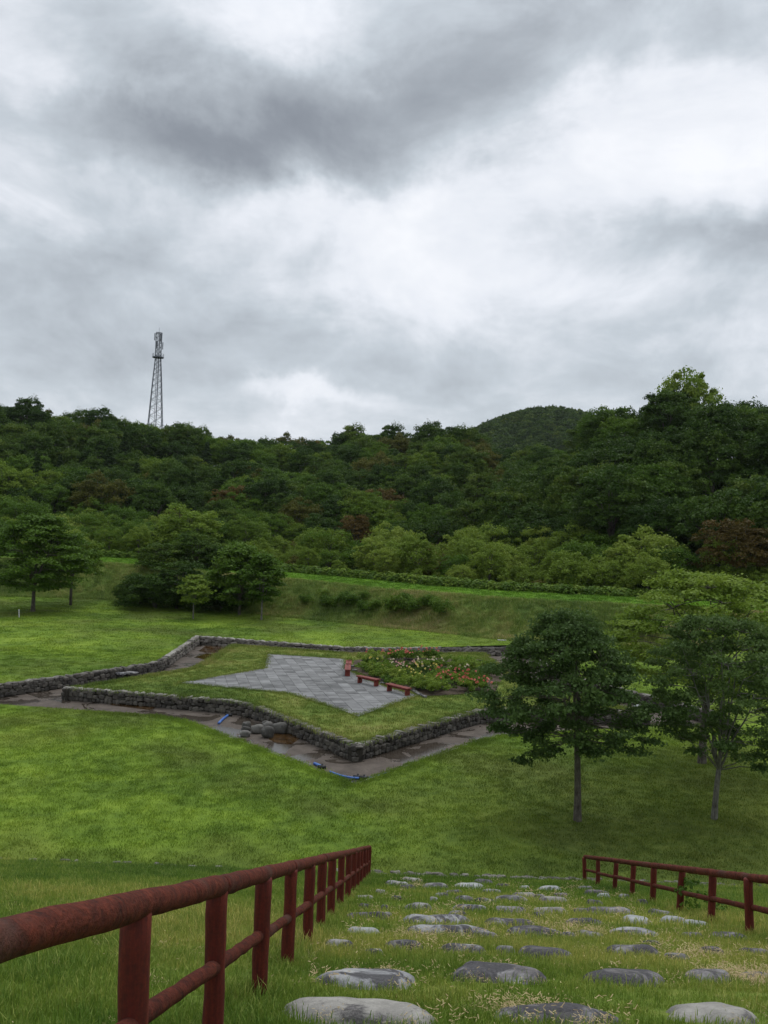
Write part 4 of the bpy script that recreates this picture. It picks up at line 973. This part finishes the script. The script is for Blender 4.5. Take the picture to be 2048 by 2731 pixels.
# ------------------------------------------------ park trees, each with its own skeleton
def park_tree(name, label, base, Ht, prof, nlimb, ncl, per, size, mat, seed, trunk_r, fork, lean=(0, 0), barkm='bark', pad=(.75, .24), stems=1, jit=.55, up=.9, asp=.7, side_branch=None, shell=.35, coff=0.):
    global rnd
    keep_r = rnd; rnd = random.Random(seed); r = rnd
    root = thing(name, label, 'tree', base)
    mb = MB(); zt = [p[0] for p in prof]; rt = [p[1] for p in prof]
    top = Vector((lean[0], lean[1], fork))
    P = [(0, 0, -.3), (0, 0, .0), (lean[0] * .15, lean[1] * .15, fork * .3), (lean[0] * .55, lean[1] * .5, fork * .7), tuple(top)]
    mb.tube(P, [trunk_r * 1.5, trunk_r * 1.15, trunk_r * .92, trunk_r * .82, trunk_r * .75], 12)
    leaders = []
    for k in range(nlimb):
        a = k * 2.4 + r.uniform(-.4, .4); h = zt[0] + (zt[-1] - zt[0]) * r.uniform(.45, .92); rr = np.interp(h, zt, rt) * r.uniform(.25, .55)
        e = Vector((top.x + math.cos(a) * rr, top.y + math.sin(a) * rr, h)); st = Vector((top.x, top.y, fork - r.uniform(0, .15)))
        PP = limb(mb, st, e, trunk_r * r.uniform(.34, .55), trunk_r * .10, .02, 7, 7); leaders.append(PP)
    lo = limb(mb, top, (top.x + r.uniform(-.2, .2), top.y, zt[-1] * .93), trunk_r * .6, trunk_r * .1, 0, 7, 7); leaders.append(lo)
    cs, rs = [], []
    for k in range(ncl):
        u = ((k + .5) / ncl) ** .9; h = zt[0] + (zt[-1] - zt[0]) * u; a = k * 2.399963 + r.uniform(-.25, .25)
        rr = np.interp(h, zt, rt) * (r.uniform(.72, 1.02) if k % 4 else r.uniform(.2, .6)); c_ = Vector((lean[0] * .8 + coff + math.cos(a) * rr, lean[1] * .8 + math.sin(a) * rr, h - .05 * rr + r.uniform(-.12, .12)))
        sz = pad[0] * r.uniform(.65, 1.25) * (1 if rt[0] > 0 else 1); cs.append(tuple(c_)); rs.append((sz, sz, pad[1] * r.uniform(.7, 1.5)))
        best = min((q for L_ in leaders for q in L_), key=lambda q: (q - c_).length + max(0, q.z - c_.z) * 1.2 if q.z > fork - .3 else 99)
        limb(mb, best, c_ + Vector((0, 0, -.05)), trunk_r * .13, .008, .05, 4, 5)
    for (c_, rd) in (side_branch or []):
        cs.append(c_); rs.append(rd); limb(mb, top - Vector((0, 0, .1)), c_, trunk_r * .2, .012, .12, 6, 5)
    V, Fq, tt = pads(cs, rs, per, size, up, jit, shell, .55, seed=seed, asp=asp, tvar=.3)
    ob('trunk', mb.me('trunk', M[barkm], True), root); ob('crown', mesh('crown', V, Fq, mat, tt), root)
    rnd = keep_r; return root
b = U(1540, 2185, .12); b.z = T1(b.x, b.y)
park_tree('maple_tree', 'dark leaved maple with straight trunk standing on the near lawn, left of the other two', b, 6.6, [(2.5, 1.7), (3.1, 2.45), (3.9, 2.85), (4.7, 2.45), (5.4, 1.95), (6.1, 1.45), (6.65, .55)], 8, 165, 235, .056, M['leaf_maple'], 11, .125, 2.75, (-.08, .1), coff=-.48, pad=(.50, .30), up=.45, jit=.8,
          side_branch=[((-1.5, -.9, 2.3), (.55, .5, .25)), ((-1.95, -.6, 2.0), (.45, .4, .22)), ((-1.2, -1.2, 2.55), (.5, .5, .2)), ((1.6, -.9, 2.5), (.6, .5, .2)), ((2.2, -.4, 2.75), (.5, .5, .2))])
b = U(1905, 2180, .12); b.z = T1(b.x, b.y)
park_tree('maple_tree', 'grey trunked maple forking low, standing at the right edge of the near lawn', b, 6.9, [(2.4, 1.3), (3.0, 2.1), (4.0, 2.55), (5.0, 2.45), (6.0, 1.9), (6.8, .8)], 8, 118, 215, .056, M['leaf_maple'], 23, .105, 1.75, (.12, .0), barkm='bark_grey', pad=(.48, .32), up=.45, jit=.8,
          side_branch=[((-1.55, -.3, 2.9), (.6, .5, .2)), ((-1.0, -.8, 2.4), (.5, .45, .25)), ((1.35, -.3, 2.2), (.4, .4, .3)), ((1.1, -.9, 1.95), (.3, .35, .3))])
b = U(1872, 2032, .12); b.z = T1(b.x, b.y)
park_tree('cherry_tree', 'brighter green spreading tree behind the two maples, its thick trunk showing between them', b, 7.8, [(3.2, 2.2), (4.2, 3.2), (5.6, 3.7), (6.8, 3.4), (7.6, 2.0), (8.0, 1.0)], 7, 88, 330, .075, M['leaf_spray'], 31, .17, 2.3, (.1, .1), 'bark', (.85, .32))
b = U(88, 1622, .95); b.z = T1(b.x, b.y)
park_tree('lawn_tree', 'dark spreading tree at the left edge of the back lawn', b, 9.3, [(2.2, 3.4), (3.6, 5.0), (5.2, 5.0), (7, 3.8), (8.3, 2.6), (9.1, 1.2)], 7, 84, 330, .14, M['leaf_mid'], 41, .2, 2.3, (0, 0), 'bark', (1.35, .5))
b = U(170, 1622, .95)
put('mid', b.x - 1.5, b.y + 6, .66, 'rounded green tree just behind the leftmost lawn tree', None, None, 0, None, 1.0)
b = U(515, 1645, .85); b.z = T1(b.x, b.y)
park_tree('young_tree', 'slender young tree with pale green leaves in front of the dark shrub mass', b, 4.1, [(1.4, 1.2), (2.3, 1.9), (3.2, 1.4), (4.1, .4)], 4, 30, 120, .12, M['leaf_spray'], 51, .07, 1.5, (0, 0), 'bark_grey', (.6, .3))
b = U(697, 1652, .85); b.z = T1(b.x, b.y)
park_tree('young_tree', 'young tree with a pale trunk, right of the dark shrub mass', b, 6.2, [(1.9, 1.3), (3.2, 2.0), (4.6, 1.6), (6.1, .4)], 5, 44, 170, .13, M['leaf_mid'], 52, .09, 1.7, (0, 0), 'bark_grey', (.75, .4))
b = U(638, 1640, .85); b.z = T1(b.x, b.y)
park_tree('lawn_tree', 'full green tree between the dark shrubs and the pale trunked young tree', b, 6.9, [(1.1, 2.6), (2.6, 3.4), (4.3, 2.8), (5.8, 1.7), (6.6, .6)], 6, 64, 230, .14, M['leaf_mid'], 53, .13, 1.6, (0, 0), 'bark', (1.0, .5))
# dark shrub mass on the bank
k = 0
for (px, py, s, ds) in ((372, 1603, .62, 'leftmost'), (415, 1612, .72, 'second from left'), (470, 1615, .80, 'tall middle'), (535, 1618, .72, 'fourth from left'), (590, 1622, .68, 'rightmost'), (440, 1590, .66, 'rear left'), (520, 1592, .70, 'rear right'), (600, 1596, .62, 'rear rightmost')):
    q = U(px, py, 1.2); o = put('dark', q.x, q.y, s * .62, '%s bush of the dark shrub mass at the foot of the bank' % ds, 'dark shrubs at the foot of the bank', None, k % 4, 'dark_shrub', 1.45); o.location.z = T1(q.x, q.y) - 2.0; o['category'] = 'shrub'; k += 1
# clipped azaleas on the bank
az = []
for s in range(3):
    r = np.random.default_rng(500 + s); cs = [(r.normal(0, .3), r.normal(0, .3), .35 + r.uniform(0, .45)) for _ in range(14)]; V, Fq, tt = pads(cs, [(.32, .32, .34)] * 14, 110, .06, .9, .6, .6, seed=500 + s); 
    az.append(mesh('azalea', V, Fq, M['leaf_mid'], tt))
AZ = [(815, 1618, 1.0, 'lone round shrub, leftmost on the bank'), (864, 1602, .95, 'small dark shrub at the upper left of the shrub row'), (867, 1622, 1.1, 'round shrub below the small upper left one'), (884, 1626, 1.05, 'round shrub touching its left neighbour in the row'),
      (918, 1622, 1.25, 'broad shrub left of a close pair in the row'), (940, 1622, 1.2, 'right hand shrub of the broad pair'), (972, 1606, .85, 'small shrub set higher in the middle of the row'), (968, 1636, 1.05, 'upright shrub below the small high one'), (1000, 1632, 1.0, 'loose shrub with bare stems right of the upright one'),
      (1042, 1642, 1.5, 'large shrub at the left end of the big cluster'), (1068, 1640, 1.5, 'large shrub in the left middle of the big cluster'), (1082, 1620, 1.2, 'shrub at the back of the big cluster'), (1098, 1645, 1.35, 'bright green shrub in the middle of the big cluster'), (1128, 1626, 1.0, 'small shrub between the cluster and the rightmost ones'), (1148, 1622, 1.1, 'dark shrub behind the rightmost one'), (1175, 1655, 1.6, 'rightmost large clipped shrub on the bank'),
      (1655, 1690, 1.3, 'low olive shrub right of the maple top on the bank'), (1690, 1695, 1.6, 'dark round shrub on the bank behind the maples'), (1740, 1705, 1.7, 'spreading shrub near the bank foot behind the maples')]
def bank_hit(px, py):
    d = ray(px, py); k0 = 60.
    while k0 < 130:
        p = Vector((0, 0, ZC)) + d * k0
        if p.z < T1(p.x, p.y): return p
        k0 += .2
    return p
for k, (px, py, s, lab) in enumerate(AZ):
    q = bank_hit(px, py); o = thing('bank_shrub', lab, 'shrub', (q.x, q.y, T1(q.x, q.y) - .1), rnd.uniform(0, 6), 'clipped shrubs on the embankment', az[k % 3]); o.scale = (s * .85, s * .85, s * 1.2)

# ------------------------------------------------ flower bed
def bush_mesh(seed, mat, n=14, w_=.35, h=.5, per=60, sz=.05):
    r = np.random.default_rng(seed); cs = [(r.normal(0, w_), r.normal(0, w_), h * r.uniform(.3, 1)) for _ in range(n)]
    V, Fq, tt = pads(cs, [(.2, .2, .2)] * n, per, sz, .5, .8, .4, seed=seed); return mesh('foliage', V, Fq, mat, tt)
def blooms(seed, mat, n, w_, h, sz):
    r = np.random.default_rng(seed); V, Fq, tt = [], [], []; b = 0
    for k in range(n):
        c_ = np.array([r.normal(0, w_), r.normal(0, w_), h * r.uniform(.8, 1.2)]); m_ = 9
        d = r.normal(size=(m_, 3)); d /= np.linalg.norm(d, axis=1)[:, None]; v, f, t_ = leaves(c_ + d * sz * .6, d, np.full(m_, sz), r.uniform(0, 1, m_), .4, .3, .8, r); V.append(v); Fq.append(f + b); tt.append(t_); b += len(v)
    return mesh('bloom', np.concatenate(V), np.concatenate(Fq), mat, np.concatenate(tt))
fol = [bush_mesh(600 + s, M[m_]) for s, m_ in enumerate(('leaf_spray', 'leaf_mid', 'leaf_light', 'leaf_dark'))]
blo = {c_: [blooms(620 + s, M[c_], n, .36, .60, .05) for s, n in enumerate((4, 7, 11))] for c_ in ('f_coral', 'f_cream', 'f_pink', 'f_yel')}
CN = dict(f_coral='coral red', f_cream='cream', f_pink='pale pink', f_yel='yellow')
FB = []
for (px, py, c_) in ((1005, 1756, 'f_coral'), (1072, 1754, 'f_coral'), (1085, 1751, 'f_coral'), (1102, 1755, 'f_coral'), (1135, 1752, 'f_coral'), (1160, 1748, 'f_coral'), (1052, 1757, 'f_coral'),
                     (1185, 1808, 'f_coral'), (1200, 1818, 'f_coral'), (1170, 1803, 'f_coral'), (1232, 1820, 'f_coral'), (1268, 1812, 'f_coral'), (1265, 1836, 'f_coral'), (1290, 1835, 'f_coral'), (1175, 1822, 'f_coral'), (1212, 1812, 'f_coral'), (1240, 1838, 'f_coral'),
                     (1035, 1772, 'f_cream'), (1065, 1786, 'f_cream'), (1095, 1788, 'f_pink'), (1052, 1792, 'f_pink'), (1115, 1782, 'f_cream'), (1140, 1793, 'f_cream'), (1160, 1772, 'f_cream'), (1150, 1798, 'f_yel'), (1090, 1808, 'f_yel'), (1120, 1818, 'f_yel'), (1000, 1778, 'f_yel'), (1010, 1790, 'f_yel'), (1220, 1803, 'f_cream'), (1190, 1794, 'f_cream')):
    FB.append((px, py, c_, True))
for k in range(46):
    FB.append((rnd.uniform(965, 1310), rnd.uniform(1768, 1842), None, False))
for (px, py) in ((985, 1772), (990, 1785), (1000, 1795), (1015, 1800), (1030, 1806), (1050, 1812), (1075, 1822), (1100, 1830), (1125, 1835), (1165, 1846), (1160, 1838), (1140, 1828), (975, 1762), (1215, 1775), (1240, 1782), (1260, 1790), (1225, 1790)): FB.append((px, py, 'g', False))
k = 0
for (px, py, c_, fl) in sorted(FB, key=lambda e: (e[1], e[0])):
    q = U(px, py + 6, .66)
    if not inside(BED, [q.x], [q.y])[0] and not fl: continue
    lush = c_ == 'g'
    pos_ = ('at the back' if py < 1762 else 'in the middle' if py < 1800 else 'at the front') + (' left' if px < 1080 else ' centre' if px < 1180 else ' right')
    lab = ('rose bush with %s blooms %s of the bed' % (CN[c_], pos_)) if fl else (('bright leafy plant edging the flower bed, ' if lush else 'low flowerless green plant in the flower bed, ') + pos_)
    root = thing('rose_bush' if fl else 'garden_plant', lab, 'plant', (q.x, q.y, .64), rnd.uniform(0, 6), lab.replace('bush', 'bushes').replace(' plant', ' plants'))
    ob('foliage', fol[rnd.choice((0, 2)) if lush else rnd.choice((0, 1, 1, 3))], root); s = rnd.uniform(.8, 1.25) * (1.1 if lush else 1); root.scale = (s, s, s * (.75 if not fl and not lush else 1))
    if fl: ob('blooms', blo[c_][rnd.randrange(3)], root, kind='stuff')
    k += 1
# pale tall grass clump in the bed
rs_ = [tuft('reed', M['b_terrace'], 60, .9, .3, .03, 700 + s, .5, .3) for s in range(2)]
for k, (px, py) in enumerate(((1222, 1778), (1235, 1772), (1248, 1782))):
    q = U(px, py + 5, .64); thing('ornamental_grass', ('left', 'middle', 'right')[k] + ' clump of tall pale ornamental grass behind the roses', 'plant', (q.x, q.y, .62), k, 'ornamental grass clumps', rs_[k % 2])
# edging stones between paving and bed
for k, (px, py) in enumerate(((938, 1779), (945, 1790), (1015, 1817), (1020, 1824), (1100, 1842), (1106, 1847), (1112, 1851), (1118, 1854), (1126, 1857), (1132, 1860))):
    boulder('edging_rock', px, py, rnd.uniform(10, 15), 6, .64, '%s little grey edging rock between the paving and the flower bed' % ORD[k] if k < 10 else '', 'rock', 'st_m', 'edging rocks of the flower bed')
# plant below the right fence
g0 = US(1845, 2440); o = thing('weed_clump', 'leafy weed growing through the right red fence', 'plant', g0, 0, None, None)
V, Fq, tt = pads([(0, 0, .15), (.15, .1, .25), (-.12, .05, .3), (.3, .1, .18), (.05, .1, .42), (.42, 0, .1)], [(.15, .15, .12)] * 6, 50, .035, .7, .6, .4, seed=8); ob('foliage', mesh('foliage', V, Fq, M['leaf_mid'], tt), o)

# ------------------------------------------------ lattice mast
Yt = 285.; bq = UD(413, 1150, Yt); tq = UD(423, 888, Yt); Htop = tq.z
zg = T1(bq.x, bq.y); Hm = Htop - zg; root = thing('lattice_mast', 'tall grey steel lattice telecom mast rising above the wood', 'mast', (bq.x, bq.y, zg), .35)
pw = lambda z: np.interp(z, [0, Hm - (1150 - 888) / F * Yt, Hm * 1. - 8.3, Hm - 8.2, Hm], [3.6, 2.35, .95, .85, .95])
zpl = Hm - 8.2; cr4 = [(-1, -1), (1, -1), (1, 1), (-1, 1)]
for (sx_, sy_) in cr4:
    mb = MB(); mb.tube([(sx_ * pw(z), sy_ * pw(z), z) for z in (0, Hm * .4, Hm * .7, zpl, Hm)], [.16, .14, .12, .10, .08], 6); ob('mast_leg', mb.me('mast_leg', M['steel']), root)
z = 0.; lev = []
while z < Hm: lev.append(z); z += max(1.5, pw(z) * 1.35)
lev.append(Hm)
for z0_, z1_ in zip(lev, lev[1:]):
    mb = MB()
    for i in range(4):
        a, b_ = cr4[i], cr4[(i + 1) % 4]; w0, w1 = pw(z0_), pw(z1_); rr = .055
        mb.tube([(a[0] * w0, a[1] * w0, z0_), (b_[0] * w1, b_[1] * w1, z1_)], rr, 4); mb.tube([(b_[0] * w0, b_[1] * w0, z0_), (a[0] * w1, a[1] * w1, z1_)], rr, 4); mb.tube([(a[0] * w1, a[1] * w1, z1_), (b_[0] * w1, b_[1] * w1, z1_)], rr, 4)
    ob('lattice_bay', mb.me('lattice_bay', M['steel']), root)
mb = MB(); mb.tube([(.2, -.2, 0), (.2, -.2, Hm)], .16, 6); ob('cable_ladder', mb.me('cable_ladder', M['steel']), root)
mb = MB(); mb.tube([(-.3, .3, 0), (-.3, .3, Hm)], .08, 6); ob('cable', mb.me('cable', M['steel']), root)
mb = MB(); mb.tube([(0, 0, zpl - .15), (0, 0, zpl + .15)], 1.9, 12)
for k in range(12):
    a = k * math.pi / 6; mb.tube([(1.85 * math.cos(a), 1.85 * math.sin(a), zpl), (1.85 * math.cos(a), 1.85 * math.sin(a), zpl + 1.1)], .04, 4); a2 = a + math.pi / 6
    mb.tube([(1.85 * math.cos(a), 1.85 * math.sin(a), zpl + 1.1), (1.85 * math.cos(a2), 1.85 * math.sin(a2), zpl + 1.1)], .04, 4)
ob('platform', mb.me('platform', M['steel']), root)
for k in range(6):
    a = k * math.pi / 3; mb = MB(); c_, s_ = math.cos(a) * 1.35, math.sin(a) * 1.35; z0_ = Hm - (2.6 if k % 2 else 5.4); mb.box(c_ - .14, c_ + .14, s_ - .1, s_ + .1, z0_, z0_ + 2.4); mb.tube([(c_ * .6, s_ * .6, z0_ + 1.2), (c_, s_, z0_ + 1.2)], .05, 4); ob('antenna_panel', mb.me('antenna_panel', M['steel']), root)
mb = MB(); mb.tube([(0, 0, Hm), (0, 0, Hm + 1.8)], .05, 5); ob('lightning_rod', mb.me('lightning_rod', M['steel']), root)

# ------------------------------------------------ thin valley air
mb = MB(); mb.box(-4200, 4200, -3300, 5300, -4, 140)
m, t = new_mat('air'); pv = t.n('ShaderNodeVolumePrincipled', ins={'Color': (.86, .90, .95, 1), 'Density': .00005, 'Anisotropy': .2}); t.n('ShaderNodeOutputMaterial', ins={'Volume': pv.outputs[0]})
ob('haze', mb.me('haze', m), kind='stuff')
# ------------------------------------------------ tell look-alikes apart by their order from the left
bpy.context.view_layer.update()
W1 = 'first second third fourth fifth sixth seventh eighth ninth tenth eleventh twelfth thirteenth fourteenth fifteenth sixteenth seventeenth eighteenth nineteenth twentieth'.split()
by = {}
for o in C.objects:
    if o.parent is None and o.get('label') and o.get('kind') is None: by.setdefault(o['label'], []).append(o)
for lab, L_ in by.items():
    if len(L_) < 2: continue
    L_.sort(key=lambda o: topx(o.location.x, o.location.y, o.location.z + 5)[0])
    for k, o in enumerate(L_):
        if k == 0: w_ = 'leftmost'
        elif k == len(L_) - 1: w_ = 'rightmost'
        else: w_ = W1[k] + ' from left'
        o['label'] = lab + ', ' + w_
